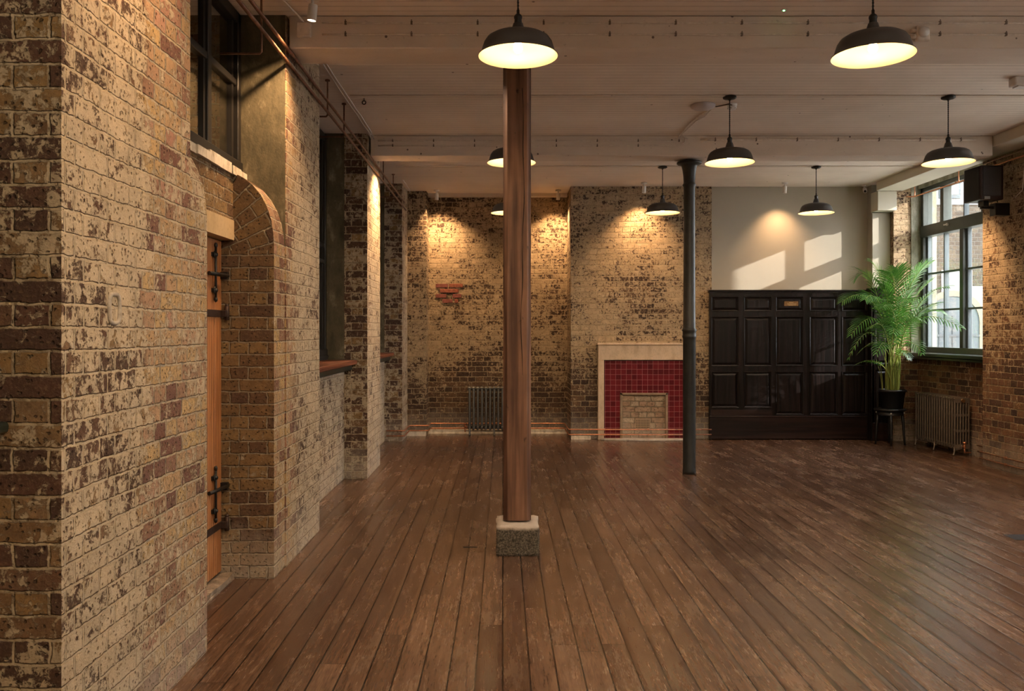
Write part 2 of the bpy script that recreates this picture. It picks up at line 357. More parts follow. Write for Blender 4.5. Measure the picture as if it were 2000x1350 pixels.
# ------------------------------------------------------------------ mesh helpers
def B(): return bmesh.new()
def box(bm, x0, x1, y0, y1, z0, z1, mi=0):
    v = [bm.verts.new(p) for p in ((x0,y0,z0),(x1,y0,z0),(x1,y1,z0),(x0,y1,z0),(x0,y0,z1),(x1,y0,z1),(x1,y1,z1),(x0,y1,z1))]
    for f in ((0,3,2,1),(4,5,6,7),(0,1,5,4),(1,2,6,5),(2,3,7,6),(3,0,4,7)):
        fa = bm.faces.new([v[i] for i in f]); fa.material_index = mi
    return v
def obox(bm, c, ax, ay, az, mi=0):
    c, ax, ay, az = map(Vector, (c, ax, ay, az))
    v = [bm.verts.new(c+sx*ax+sy*ay+sz*az) for sx,sy,sz in ((-1,-1,-1),(1,-1,-1),(1,1,-1),(-1,1,-1),(-1,-1,1),(1,-1,1),(1,1,1),(-1,1,1))]
    for f in ((0,3,2,1),(4,5,6,7),(0,1,5,4),(1,2,6,5),(2,3,7,6),(3,0,4,7)):
        fa = bm.faces.new([v[i] for i in f]); fa.material_index = mi
def lathe(bm, prof, c=(0,0,0), seg=32, axis=None, mi=0, smooth=True):
    c = Vector(c); rings = []
    q = Vector((0,0,1)).rotation_difference(Vector(axis)) if axis else None
    for r, z in prof:
        ring = []
        for i in range(seg):
            a = 2*PI*i/seg; p = Vector((r*math.cos(a), r*math.sin(a), z))
            if q: p = q @ p
            ring.append(bm.verts.new(c+p))
        rings.append(ring)
    for a, b in zip(rings, rings[1:]):
        for i in range(seg):
            f = bm.faces.new((a[i], a[(i+1)%seg], b[(i+1)%seg], b[i])); f.smooth = smooth; f.material_index = mi
    return rings
def capring(bm, ring, flip=False):
    f = bm.faces.new(ring[::-1] if not flip else ring)
    return f
def cyl(bm, c, r, h, seg=24, axis=None, r2=None, mi=0):
    rs = lathe(bm, [(r,0),(r2 if r2 is not None else r,h)], c, seg, axis, mi)
    bm.faces.new(rs[0][::-1]).material_index = mi; bm.faces.new(rs[-1]).material_index = mi
def tube(bm, pts, r, seg=8, mi=0, cap=True):
    pts = [Vector(p) for p in pts]; rr = r if isinstance(r, (list, tuple)) else [r]*len(pts); rings = []
    up = None
    for i, p in enumerate(pts):
        if i == 0: t = pts[1]-p
        elif i == len(pts)-1: t = p-pts[i-1]
        else: t = (pts[i+1]-p).normalized()+(p-pts[i-1]).normalized()
        t.normalize()
        if up is None: up = t.orthogonal().normalized()
        up = (up - t*up.dot(t)); 
        if up.length < 1e-5: up = t.orthogonal()
        up.normalize(); s = t.cross(up)
        k = 1.0
        if 0 < i < len(pts)-1:
            c = abs(t.dot((p-pts[i-1]).normalized())); k = 1/max(c, .6)
        rings.append([bm.verts.new(p+(up*math.cos(2*PI*j/seg)+s*math.sin(2*PI*j/seg))*rr[i]*k) for j in range(seg)])
    for a, b in zip(rings, rings[1:]):
        for i in range(seg):
            f = bm.faces.new((a[i], a[(i+1)%seg], b[(i+1)%seg], b[i])); f.smooth = True; f.material_index = mi
    if cap: bm.faces.new(rings[0][::-1]).material_index = mi; bm.faces.new(rings[-1]).material_index = mi
def prism(bm, poly, y0, y1, plane='XZ', mi=0):
    def mk(p, y):
        return (p[0], y, p[1]) if plane == 'XZ' else ((y, p[0], p[1]) if plane == 'YZ' else (p[0], p[1], y))
    a = [bm.verts.new(mk(p, y0)) for p in poly]; b = [bm.verts.new(mk(p, y1)) for p in poly]
    n = len(poly)
    bm.faces.new(a).material_index = mi; bm.faces.new(b[::-1]).material_index = mi
    for i in range(n): bm.faces.new((a[i], b[i], b[(i+1)%n], a[(i+1)%n])).material_index = mi
def sphere(bm, c, r, seg=16, sz=1.0):
    prof = [(max(1e-4, r*math.sin(PI*i/10)), -r*sz*math.cos(PI*i/10)) for i in range(11)]
    lathe(bm, prof, c, seg)
def bevel(bm, w, seg=2):
    bmesh.ops.recalc_face_normals(bm, faces=bm.faces)
    es = [e for e in bm.edges if len(e.link_faces) == 2 and e.calc_face_angle(0) > .6]
    bmesh.ops.bevel(bm, geom=es, offset=w, segments=seg, affect='EDGES', profile=.5)
def obj(name, bm, mats, parent=None, loc=None, recalc=True):
    if recalc: bmesh.ops.recalc_face_normals(bm, faces=bm.faces)
    me = bpy.data.meshes.new(name); bm.to_mesh(me); bm.free()
    for m in (mats if isinstance(mats, (list, tuple)) else [mats]): me.materials.append(M[m] if isinstance(m, str) else m)
    o = bpy.data.objects.new(name, me); COL.objects.link(o)
    if parent: o.parent = parent
    if loc: o.location = loc
    return o
def thing(name, label, cat, loc=(0,0,0), group=None, rot=0.0):
    o = bpy.data.objects.new(name, None); o.empty_display_size = .1; COL.objects.link(o); o.location = loc
    o.rotation_euler = (0,0,rot)
    o['label'] = label; o['category'] = cat
    if group: o['group'] = group
    return o
def tag(o, label, cat, group=None):
    o['label'] = label; o['category'] = cat
    if group: o['group'] = group
    return o
def struct(o, label=None):
    o['kind'] = 'structure'
    if label: o['label'] = label
    return o
def empty(name):
    o = bpy.data.objects.new(name, None); COL.objects.link(o); return o
def copy_tree(o, parent=None):
    c = o.copy(); COL.objects.link(c)
    if parent: c.parent = parent
    for ch in [k for k in bpy.data.objects if k.parent == o]: copy_tree(ch, c)
    return c
def deco(name, bm, mats, parent): return obj(name, bm, mats, parent)

# ------------------------------------------------------------------ floor, ceiling, ground
YB = -3.0; YF = 12.4
bm = B(); box(bm, -2.6, 6.1, YB, 12.8, -.15, 0)
struct(obj('floor', bm, 'floor'), 'worn dark varnished floorboards running towards the far wall')
bm = B(); box(bm, -2.6, 6.1, YB, 12.8, CEIL, CEIL+.2)
struct(obj('ceiling', bm, 'ceiling'), 'white painted boarded ceiling')
bm = B(); box(bm, -40, 60, -40, 60, -.5, -.3)
struct(obj('ground', bm, 'asphalt'), 'grey ground outside')

# ------------------------------------------------------------------ left wall
XL = -1.387; XR = -1.61; XB = -2.05
bm = B()     # slots: 0 painted brick, 1 stock brick, 2 arch brick, 3 plaster, 4 lintel, 5 white stone
for y0, y1, xf in ((YB, .9, XL), (2.655, 3.75, -1.3872), (5.374, 6.35, -1.378), (8.59, 9.49, -1.378), (11.5, 12.8, -1.37)):
    box(bm, XB, xf, y0, y1, 0, CEIL, 0)
for y0, y1 in ((.9, 2.68), (6.35, 8.59), (9.49, 11.5)):
    box(bm, XB, XR, y0, y1, 0, 1.105, 0)
prof = [(-2.04,0),(XL,0),(XL,2.03),(-1.392,2.10),(-1.405,2.18),(-1.432,2.26),(-1.47,2.33),(-1.52,2.39),(-1.58,2.435),(-1.64,2.465),(-2.04,2.465)]
low = [(-2.04,0),(XL,0),(XL,1.99),(-2.04,1.99)]
up = [(-2.04,1.99),(XL,1.99)]+prof[2:]
for (a, b) in ((3.75, 3.962), (5.12, 5.37)):
    prism(bm, low, a, b, 'XZ', 1); prism(bm, up, a, b, 'XZ', 2)
bmesh.ops.recalc_face_normals(bm, faces=bm.faces)
for f in bm.faces:
    if f.material_index in (1, 2) and f.normal.x > .5 and f.calc_center_median().x > -1.5: f.material_index = 0
box(bm, -2.0, -1.635, 3.962, 5.12, 2.17, 2.44, 1)
box(bm, XB, -1.628, 3.962, 5.12, 2.05, 2.17, 4)
# whitewashed irregular bricks beneath the high window
yy = 3.76
while yy < 5.36:
    w = random.uniform(.16, .24); e = min(yy+w, 5.365)
    box(bm, XB, -1.615+random.uniform(-.008,.006), yy, e-.006, 2.442, 2.50+random.uniform(-.012,.006), 5); yy = e
box(bm, -1.80, -1.383, 5.3705, 5.3715, 2.05, CEIL, 3)

for y in (8.59, 11.5): box(bm, -1.85, -1.612, y-.006, y+.01, 1.21, CEIL, 3)
box(bm, -2.3, -2.1, YB, 12.8, 0, CEIL, 6)  # dark slab standing in for the unlit space beyond the windows

b2 = B(); box(b2, -1.72, -1.625, 3.97, 5.118, 0, .04)
bmesh.ops.subdivide_edges(b2, edges=b2.edges[:], cuts=12, use_grid_fill=True)
for v in b2.verts:
    if v.co.z > .01: v.co += noise.noise_vector(v.co*Vector((14,5,14)))*.012
struct(obj('trim_4', b2, plaster_mat('worn_step', (.11,.085,.062), (.24,.19,.145), (.42,.36,.29), scale=16, bump=.01)))
wl = struct(obj('wall_left', bm, ['brick_left','brick_door','brick_arch','plaster_green','stone_lintel','white_stone','dark_void']), 'left brick wall with piers and flaking cream paint')
# ------------------------------------------------------------------ back wall (facing the camera)
bm = B()   # 0 brick, 1 taupe
box(bm, -1.40, -1.095, 12.12, 12.8, 0, CEIL, 0)
box(bm, -1.10, .95, 12.42, 12.8, 0, CEIL, 0)
box(bm, .945, 2.90, 11.73, 12.8, 0, CEIL, 0)
box(bm, 2.90, 5.32, 11.75, 12.8, 0, CEIL, 1)
box(bm, 5.07, 5.34, 11.62, 11.8, 0, CEIL, 1)
struct(obj('wall_back', bm, ['brick_far','taupe']), 'far wall of patchy painted brick with a taupe painted bay')
bm = B(); box(bm, -1.09, .94, 12.30, 12.42, CEIL-.045, CEIL-.001); struct(obj('trim_1', bm, 'beam'))
# cement fillet at the foot of the far wall
bm = B()
prism(bm, [(12.40,0),(12.36,0),(12.385,.05),(12.43,.06)], -1.09, .94, 'YZ')
prism(bm, [(11.75,0),(11.70,0),(11.722,.045),(11.74,.05)], .95, 1.22, 'YZ')
prism(bm, [(12.14,0),(12.08,0),(12.10,.07),(12.14,.08)], -1.37, -1.1, 'YZ')
struct(obj('trim_2', bm, 'white_stone'))
# small patch of red repair bricks let into the far wall
rp = thing('brick_patch', 'small patch of bright red repair bricks in the far wall above the radiator', 'brick patch', (-.8,12.41,2.05))
rows = [(851,875,-1),(877,904,-1),(859,896,0),(851,872,1),(884,901,1),(864,884,2),(888,895,2)]
for a, b, r in rows:
    bb = B(); z1 = wz(554.5+ (r+1)*10.0, 12.42)-2.05
    box(bb, wx(a,12.42)+.8, wx(b,12.42)+.8, -.004, .02, z1-.055, z1); bevel(bb, .003, 1)
    obj('brick', bb, simple('red_brick_%d%d' % (a, r), random.choice([(.26,.085,.05),(.32,.15,.08),(.22,.07,.055)]), .85, 0, 30, .4), rp)
# ------------------------------------------------------------------ right wall
XQ = 5.38; XW = 5.65
bm = B()   # 0 brick 1 plaster
bays = [(9.47,11.5),(6.4,8.3),(3.5,5.4),(.6,2.5)]
for y0, y1 in ((8.3,9.47),(5.4,6.4),(2.5,3.5),(YB,.6)):
    box(bm, XQ, 5.86, y0, y1, 0, CEIL, 0)
box(bm, 5.32, 5.86, 11.5, 12.8, 0, CEIL, 0)
for y0, y1 in bays:
    box(bm, XW, 5.86, y0, y1, 0, 1.13, 0); box(bm, XW, 5.86, y0, y1, 3.43, CEIL, 1)
box(bm, 5.555, 5.9, 11.488, 11.51, 1.2, CEIL, 1)
struct(obj('wall_right', bm, ['brick_right','plaster_right']), 'right wall of warm brown brick around the tall window')

# boxed timber along the top of the right wall
bm = B(); box(bm, 5.04, 5.40, YB+.1, 11.40, CEIL-.115, CEIL-.001); bevel(bm, .004, 1)
tag(obj('boxed_beam', bm, 'cream_trim'), 'cream boxed beam running along the ceiling above the right window', 'beam')
bm = B(); box(bm, 5.06, 5.318, 11.40, 11.615, 3.13, CEIL-.118); bevel(bm, .004, 1)
tag(obj('boxed_bracket', bm, 'cream_trim'), 'cream boxed bracket under the far end of the right ceiling beam', 'bracket')
bm = B(); box(bm, 5.068, 5.31, 11.58, 11.619, .02, 3.12); 
struct(obj('trim_3', bm, 'taupe_trim'))

bm = B(); box(bm, -2.6, 6.1, YB-.2, YB, 0, CEIL)
struct(obj('wall_rear', bm, simple('rear_wall_paint', (.22,.18,.13), .8, 0, 2, .1)), 'plain painted wall behind the viewer')
# ------------------------------------------------------------------ windows
def bar(bm, x0, x1, y0, y1, z0, z1, b=.004):
    box(bm, x0, x1, y0, y1, z0, z1)
def right_window(n, y0, y1):
    w = empty('window_%d' % n); struct(w, 'tall dark green framed window in the right wall')
    X0, X1 = 5.70, 5.78
    fr = B()
    box(fr, X0-.02, X1+.03, y1-.07, y1, 1.21, 3.45); box(fr, X0-.02, X1+.03, y0, y0+.07, 1.21, 3.45)
    box(fr, X0-.02, X1+.03, y0, y1, 3.38, 3.45); box(fr, X0-.02, X1+.03, y0, y1, 1.212, 1.29)
    box(fr, X0-.03, X1+.03, y0, y1, 2.77, 2.92)
    p = (y1-y0-.14)/4.0; ys = [y1-.07-p*i for i in range(5)]
    box(fr, X0-.015, X1+.02, ys[2]-.04, ys[2]+.04, 1.29, 2.77)
    box(fr, X0-.015, X1+.02, ys[1]-.04, ys[1]+.04, 2.92, 3.38)
    box(fr, X0-.015, X1+.02, ys[3]-.04, ys[3]+.04, 2.92, 3.38)
    bevel(fr, .005, 1)
    obj('window_frame', fr, 'win_green', w)
    g = B()
    for k in (1, 3): box(g, X0+.02, X1, ys[k]-.012, ys[k]+.012, 1.29, 2.77)
    box(g, X0+.02, X1, ys[2]-.012, ys[2]+.012, 2.92, 3.38)
    for z in (1.78, 2.27): box(g, X0+.02, X1, y0+.07, y1-.07, z-.012, z+.012)
    obj('glazing_bars', g, 'bluegrey', w)
    s = B()   # casement edges seen as pale blue-grey stiles
    for k in (0, 2):
        box(s, X0+.03, X0+.075, ys[k]-(.035 if k == 0 else .075), ys[k]-(0 if k == 0 else .04), 1.29, 2.77)
    obj('casement_stile', s, 'bluegrey', w)
    gl = B(); box(gl, X0+.045, X0+.049, y0+.07, y1-.07, 1.29, 3.38); obj('glass_pane', gl, 'glass', w)
    sb = B(); box(sb, 5.50, XW+.06, y0+.004, y1-.004, 1.165, 1.21); box(sb, 5.52, XW+.02, y0+.004, y1-.004, 1.13, 1.165); bevel(sb, .008, 2)
    obj('window_sill', sb, 'sill_green', w)
    ca = B(); cyl(ca, (X0-.03, ys[1]+.28-p, 2.86), .018, .02, 12, (-1,0,0)); box(ca, X0-.06, X0-.045, ys[1]+.26-p, ys[1]+.34-p, 2.852, 2.868)
    if n == 1: obj('window_catch', ca, 'white_metal', w)
    return w
for i, (y0, y1) in enumerate(bays): right_window(i+1, y0+.0, y1-.012)

def left_window(n, y0, y1, z0, z1, xf, cols, zb, sill=True):
    w = empty('window_%d' % n)
    struct(w, {5:'dark sash window high above the pine door', 6:'dark window in the second left bay', 7:'dark window in the furthest left bay', 8:'window in the nearest left bay'}[n])
    fr = B(); d = .07
    box(fr, xf-d, xf, y0, y0+.06, z0, z1); box(fr, xf-d, xf, y1-.06, y1, z0, z1)
    box(fr, xf-d, xf, y0, y1, z1-.07, z1); box(fr, xf-d, xf+.012, y0, y1, z0, z0+.11)
    box(fr, xf-d, xf+.02, y0+.0, y1, z0+.02, z0+.05)
    p = (y1-y0-.12)/cols
    for k in range(1, cols): box(fr, xf-d+.01, xf-.005, y0+.06+p*k-.03, y0+.06+p*k+.03, z0+.11, z1-.07)
    for z in zb: box(fr, xf-d+.015, xf-.01, y0+.06, y1-.06, z-.022, z+.022)
    bevel(fr, .004, 1)
    obj('window_frame', fr, 'win_dark', w)
    st = B()
    for k in range(cols):
        a = y0+.06+p*k+.03; b = a+p-.06
        box(st, xf-.05, xf-.02, a, a+.035, z0+.11, z1-.07); box(st, xf-.05, xf-.02, b-.035, b, z0+.11, z1-.07)
    obj('sash_stile', st, 'win_dark', w)
    gl = B(); box(gl, xf-.04, xf-.036, y0+.06, y1-.06, z0+.1, z1-.07); obj('glass_pane', gl, 'glass', w)
    if sill:
        s = B(); box(s, xf-.02, -1.478, y0+.003, y1-.008, 1.165, 1.21); bevel(s, .006, 2); obj('window_sill', s, 'red_wood', w)
        s = B(); box(s, xf-.02, -1.53, y0+.003, y1-.008, 1.108, 1.163); obj('sill_moulding', s, 'sill_green', w)
    return w
left_window(5, 3.752, 5.36, 2.455, CEIL-.005, -1.66, 3, (3.06,), False)
left_window(6, 6.352, 8.583, 1.21, CEIL-.02, -1.79, 4, (2.2, 2.36))
left_window(7, 9.492, 11.493, 1.21, CEIL-.02, -1.79, 4, (2.2, 2.36))
w8 = left_window(8, .902, 2.678, 1.21, CEIL-.02, -1.79, 3, (2.2, 2.36), False)
s = B(); box(s, -1.8, -1.553, .95, 2.678, 1.18, 1.216); bevel(s, .012, 3); obj('window_sill', s, 'sill_green', w8)

# ------------------------------------------------------------------ pine door in the alcove
dr = empty('door_1'); struct(dr, 'narrow waxed pine plank door with black iron bolts in the brick alcove')
bm = B(); 
yy = 3.97
while yy < 5.08:
    box(bm, -1.745, -1.70, yy, min(yy+.142, 5.105), .05, 2.045); yy += .147
bevel(bm, .005, 1); obj('door_leaf', bm, 'door_pine', dr)
def bolt(z0, z1):
    b = B(); y = 4.955
    tube(b, [(-1.683,y,z0),(-1.683,y,z1)], .0075, 10)
    for z in (z0+.05, z1-.05):
        lathe(b, [(.018,-.006),(.026,0),(.018,.006),(.010,0),(.018,-.006)], (-1.686,y,z), 16, (1,0,0))
        sphere(b, (-1.683,y,z), .014, 10)
        box(b, -1.70, -1.69, y-.03, y+.03, z-.012, z+.012)
    sphere(b, (-1.683,y,z1+.004), .011, 10, 1.5); sphere(b, (-1.683,y,z0-.004), .011, 10, 1.5)
    obj('door_bolt', b, 'black_metal', dr)
bolt(1.69, 2.0); bolt(.395, .69)
for z, s in ((1.835, .0), (.565, .0)):
    b = B(); tube(b, [(-1.69,4.86,z),(-1.675,4.95,z),(-1.665,5.115,z+s)], .012, 8); box(b, -1.70, -1.66, 5.085, 5.118, z-.022, z+.022)
    obj('latch_bar', b, 'black_metal', dr)
for z in (1.605, .335):
    b = B(); box(b, -1.70, -1.692, 4.62, 5.09, z-.021, z+.021); 
    cyl(b, (-1.665,5.10,z-.04), .014, .085, 12); box(b, -1.7, -1.66, 5.07, 5.10, z-.02, z+.02)
    sphere(b, (-1.665,5.10,z+.05), .012, 10); bevel(b, .002, 1)
    obj('strap_hinge', b, 'hinge_brown', dr)

# ------------------------------------------------------------------ beams
for y0, y1, lab in ((5.38,5.70,'white painted ceiling beam resting over the timber post, nearest the camera'), (8.68,8.96,'white painted ceiling beam resting on the black iron column')):
    bm = B(); box(bm, -1.36, 5.035, y0, y1, CEIL-.208, CEIL-.001); bevel(bm, .006, 1)
    tag(obj('ceiling_beam', bm, 'beam'), lab, 'beam')
for y, lab in ((7.22,'thin white board strip across the ceiling at the middle row of pendants'), (10.29,'thin white board strip across the ceiling at the far row of pendants')):
    bm = B(); box(bm, -1.3, 5.03, y-.035, y+.035, CEIL-.010, CEIL-.0008); bevel(bm, .002, 1)
    tag(obj('ceiling_batten', bm, 'beam'), lab, 'batten')

def clipped_conduit(label, x0, x1, y, z, r=.006, step=.42, extra=None, grp=None):
    t = thing('cable_conduit', label, 'conduit', (x0, y, z), grp)
    b = B(); n = max(2, int((x1-x0)/.21)); pts = [(0,0,0)]
    for i in range(1, n): pts.append(((x1-x0)*i/n, 0, random.uniform(-.0018,.0018)))
    pts.append((x1-x0,0,0))
    if extra: pts += extra
    tube(b, pts, r, 8); obj('tube', b, 'conduit', t)
    k = .15
    while k < x1-x0:
        b = B(); box(b, k-.006, k+.006, -r-.003, r+.002, -r-.004, r+.004); sphere(b, (k, -r-.002, r+.009), .004, 8)
        obj('clip', b, 'clip', t); k += step
    return t
clipped_conduit('upper white conduit along the near ceiling beam', -1.15, 5.0, 5.3745, 3.462)
clipped_conduit('lower white conduit along the near ceiling beam', -1.15, 5.0, 5.3745, 3.388)
clipped_conduit('upper white conduit along the far ceiling beam, left stretch', -1.28, 1.84, 8.6745, 3.455)
clipped_conduit('lower white conduit along the far ceiling beam, with bent right end', -1.28, 1.80, 8.6745, 3.405, .006, .42, [(3.12,0,.012),(3.15,-.002,.04),(3.15,-.02,.09)])
clipped_conduit('thick white conduit along the far ceiling beam, right stretch', 2.03, 4.86, 8.6705, 3.465, .010)
# cable at the angle of left wall and ceiling
for nm, dx, y0, y1 in (('white cable along the ceiling above the left piers, inner run', 0, 5.75, 8.66), ('white cable along the ceiling above the left piers, outer run beside the wall', -.03, 5.75, 8.66), ('white cable on the ceiling by the furthest left pier', .0, 11.2, 12.05)):
    b = B(); pts = []
    for i in range(15):
        f = i/14; pts.append((-1.32+dx+random.uniform(-.004,.004), y0+(y1-y0)*f, CEIL-.008-(0 if f < .97 else .03)))
    tube(b, pts, .0055, 6); tag(obj('ceiling_cable', b, 'white_plastic'), nm, 'cable')

# ------------------------------------------------------------------ timber post on its stone
bm = B(); box(bm, -.04, .245, 5.63, 5.96, 0, .205)
bmesh.ops.subdivide_edges(bm, edges=bm.edges[:], cuts=9, use_grid_fill=True)
for v in bm.verts:
    n = noise.noise_vector(v.co*9)*.012 + noise.noise_vector(v.co*35)*.004
    if v.co.z > .002: v.co += n
    ax = min(abs(v.co.x+.04), abs(v.co.x-.245)); az = .205-v.co.z; ay = min(abs(v.co.y-5.63), abs(v.co.y-5.96))
    if az < .02 and (ax < .02 or ay < .02): v.co.z -= .010
for f in bm.faces: f.smooth = True
tag(obj('stone_plinth', bm, 'granite'), 'rough grey granite block under the square timber post', 'stone block')
px0, px1, py0, py1, c = .003, .192, 5.735, 5.925, .028
poly = [(px0+c,py0),(px1-c,py0),(px1,py0+c),(px1,py1-c),(px1-c,py1),(px0+c,py1),(px0,py1-c),(px0,py0+c)]
bm = B(); rings = []
N = 60
for i in range(N+1):
    z = .2125+(CEIL-.21-.2125)*i/N
    rings.append([bm.verts.new((x+.0018*noise.noise(Vector((j*3,z*3,0))), y, z)) for j, (x, y) in enumerate(poly)])
for a, b in zip(rings, rings[1:]):
    for j in range(8): bm.faces.new((a[j], a[(j+1)%8], b[(j+1)%8], b[j]))
bm.faces.new(rings[0][::-1]); bm.faces.new(rings[-1])
pt = thing('timber_post', 'square chamfered reddish timber post standing on the granite block', 'post', (0,0,0))
obj('shaft', bm, 'post_wood', pt)
b = B()
pts = [(.135+.008*math.sin(z*3.1)+.004*math.sin(z*11), 5.7335, z) for z in [1.2+.05*i for i in range(40)]]
tube(b, pts, [.0008+.0022*abs(math.sin(i*.35)) for i in range(40)], 5); obj('crack', b, simple('post_crack', (.02,.009,.005), .9), pt)
# ------------------------------------------------------------------ iron column
bm = B(); cx, cy = 1.965, 8.90
prof = [(.070,0),(.070,.03),(.066,.05),(.066,1.42),(.070,1.43),(.075,1.445),(.070,1.46),(.070,1.495),(.079,1.51),(.070,1.525),(.064,1.535),(.061,2.2),(.059,3.0),(.062,3.025),(.072,3.04),(.062,3.055),(.060,3.07),(.063,3.13),(.070,3.19),(.080,3.235),(.090,3.25),(.118,3.255),(.130,3.265),(.130,3.278),(.112,3.286),(.07,3.298),(.062,3.3015)]
rs = lathe(bm, prof, (cx,cy,0), 40); bm.faces.new(rs[0][::-1]); bm.faces.new(rs[-1])
tag(obj('iron_column', bm, 'iron_col'), 'slender black cast iron column with a flared top in front of the fireplace', 'column')

# ------------------------------------------------------------------ pendants
def lampset():
    t = thing('pendant_lamp', '', 'pendant lamp', (0,0,0), 'grey enamel pendants hanging in rows')
    out = [(.036,.122),(.060,.121),(.105,.114),(.140,.104),(.163,.090),(.178,.068),(.187,.040),(.192,.022),(.200,.010),(.2085,.003),(.2095,0)]
    inn = [(.2075,-.002),(.199,.006),(.189,.019),(.1835,.040),(.1745,.066),(.160,.086),(.138,.100),(.104,.110),(.06,.1165),(.030,.118)]
    b = B(); lathe(b, out+[(.2095,-.0015),(.2075,-.002)], seg=56); b2 = B(); lathe(b2, inn, seg=56); 
    r = lathe(b2, [(.030,.118),(.001,.118)], seg=56)
    s = obj('lamp_shade', b, 'shade_grey', t); e = obj('shade_lining', b2, 'shade_in', s); e['label'] = 'cream enamel inside of the shade'
    b = B(); lathe(b, [(.0375,.121),(.0365,.130),(.031,.150),(.0255,.168),(.024,.171),(.012,.172)], seg=32); obj('neck', b, 'shade_grey', t)
    b = B(); lathe(b, [(.019,.170),(.020,.176),(.0185,.190),(.0215,.198),(.0215,.206),(.0185,.212),(.012,.218),(.008,.222),(.008,.240),(.005,.243),(.004,.25)], seg=24); obj('lampholder', b, 'black_plastic', t)
    b = B()
    for ph in (0, PI):
        pts = [(.0028*math.cos(ph+k*.9), .0028*math.sin(ph+k*.9), .245+k*(CEIL-2.94-.245-.02)/60) for k in range(61)]
        tube(b, pts, .0032, 6)
    obj('cord', b, 'black_plastic', t)
    b = B(); H = CEIL-2.94; lathe(b, [(.006,H-.040),(.010,H-.036),(.018,H-.030),(.045,H-.026),(.056,H-.020),(.058,H-.006),(.058,H-.0115+.0005)], seg=32)
    r = lathe(b, [(.058,H-.011),(.001,H-.011)], seg=32); obj('ceiling_rose', b, 'black_plastic', t)
    b = B(); sphere(b, (0,0,.040), .024, 16, 1.1); lathe(b, [(.023,.045),(.014,.075),(.0135,.09)], seg=16); obj('bulb', b, 'bulb', t)
    b = B(); lathe(b, [(.016,.085),(.017,.118)], seg=16); obj('socket', b, 'black_plastic', t)
    return t
proto = lampset()
LAMPS = [(.08,4.42,'nearest pendant lamp, hanging in front of the top of the timber post'),
 (1.937,4.42,'large near pendant lamp on the right, beside the round sensor on the beam'),
 (.074,7.22,'pendant lamp half hidden behind the upper timber post, rim showing on both sides'),
 (1.939,7.22,'pendant lamp just right of the flared top of the iron column'),
 (3.807,7.22,'pendant lamp in front of the wall speaker and right window'),
 (.062,10.29,'small far pendant lamp mostly hidden behind the timber post, left rim showing'),
 (1.946,10.29,'far pendant lamp immediately left of the iron column'),
 (3.817,10.29,'far pendant lamp in front of the taupe painted wall')]
FILL_PENDANTS = [(x,y) for y in (1.55,-1.35) for x in (.08,1.94,3.81)]  # added pendants out of view, filling the room with warm light
def light(kind, name, loc, energy, col, parent=None, **kw):
    L = bpy.data.lights.new(name, kind); L.energy = energy; L.color = col
    for k, v in kw.items(): setattr(L, k, v)
    o = bpy.data.objects.new(name, L); COL.objects.link(o); o.location = loc
    if parent: o.parent = parent
    return o
WARM = (1,.60,.30)
for i, (x, y, lab) in enumerate(LAMPS):
    o = proto if i == 0 else copy_tree(proto)
    o.location = (x, y, 2.94); o['label'] = lab
for k_, (x, y) in enumerate(FILL_PENDANTS):
    o = copy_tree(proto); o.location = (x, y, 2.94); o['label'] = 'added unseen fill pendant behind the viewer, %s of the %s row' % (('left','middle','right')[k_%3], ('first','second')[k_//3])
for o in [k for k in bpy.data.objects if k.name.startswith('pendant_lamp')]:
    light('POINT', 'bulb_light', (0,0,.005), 0.6 if o.location.y > 3 else 18, (1,.68,.36) if o.location.y > 3 else (1,.76,.50), o, shadow_soft_size=.024)

# ------------------------------------------------------------------ spotlights
def spot(x, y, z, aim, lab, energy, size=70, s=1.0):
    t = thing('ceiling_spotlight', lab, 'spotlight', (x,y,CEIL), 'small white ceiling spotlights')
    col = (1,.80,.58) if 'floor' in lab else WARM
    b = B(); rs = lathe(b, [(.001,-.001),(.04,-.001),(.041,-.018),(.036,-.022),(.001,-.022)], seg=28); obj('mount', b, 'white_metal', t)
    b = B(); tube(b, [(0,0,-.02),(0,0,-.055)], .008, 8); obj('stem', b, 'white_metal', t)
    c = Vector((0,0,-.095)); d = (Vector(aim)-Vector((x,y,CEIL-.095))).normalized()
    d = (d+Vector((0,0,-2.2))).normalized()
    b = B(); lathe(b, [(.001,-.048),(.026,-.048),(.0275,-.044),(.0275,.046),(.0265,.048),(.0245,.044),(.0245,.036)], c, 28, d); obj('housing', b, 'white_metal', t)
    b = B(); r = lathe(b, [(.0245,.036),(.001,.036)], c, 28, d); obj('lens', b, 'lens', t)
    L = light('SPOT', 'spot_light', c+d*.052, energy, col, t, spot_size=math.radians(size), spot_blend=1.0, shadow_soft_size=.022)
    L.rotation_euler = (Vector(aim)-(Vector((x,y,CEIL))+c+d*.05)).to_track_quat('-Z','Y').to_euler()
    return t
spot(-1.145, 5.08, 0, (-1.5,5.25,2.5), 'nearest white spotlight, beside the top left end of the near beam', 40, 100)
spot(wx(852,11.95), 12.02, 0, (wx(862,12.4),12.42,2.45), 'white spotlight over the left end of the far brick wall', 42, 100)
spot(wx(1091,11.95), 12.02, 0, (wx(1085,12.4),12.42,2.45), 'white spotlight between the timber post and the chimney breast', 42, 100)
spot(wx(1256,11.5), 11.42, 0, (wx(1252,11.7),11.73,2.4), 'white spotlight on the chimney breast above the fireplace', 36, 100)
spot(wx(1529,11.5), 11.42, 0, (wx(1522,11.7),11.78,2.35), 'white spotlight in front of the taupe painted wall', 17, 92)
spot(-1.02, 9.22, 0, (-1.45,9.1,2.3), 'white spotlight behind the left end of the far beam', 90, 95)
spot(-.95, 3.1, 0, (-1.4,3.2,2.0), 'white spotlight over the nearest brick pier', 22, 120)
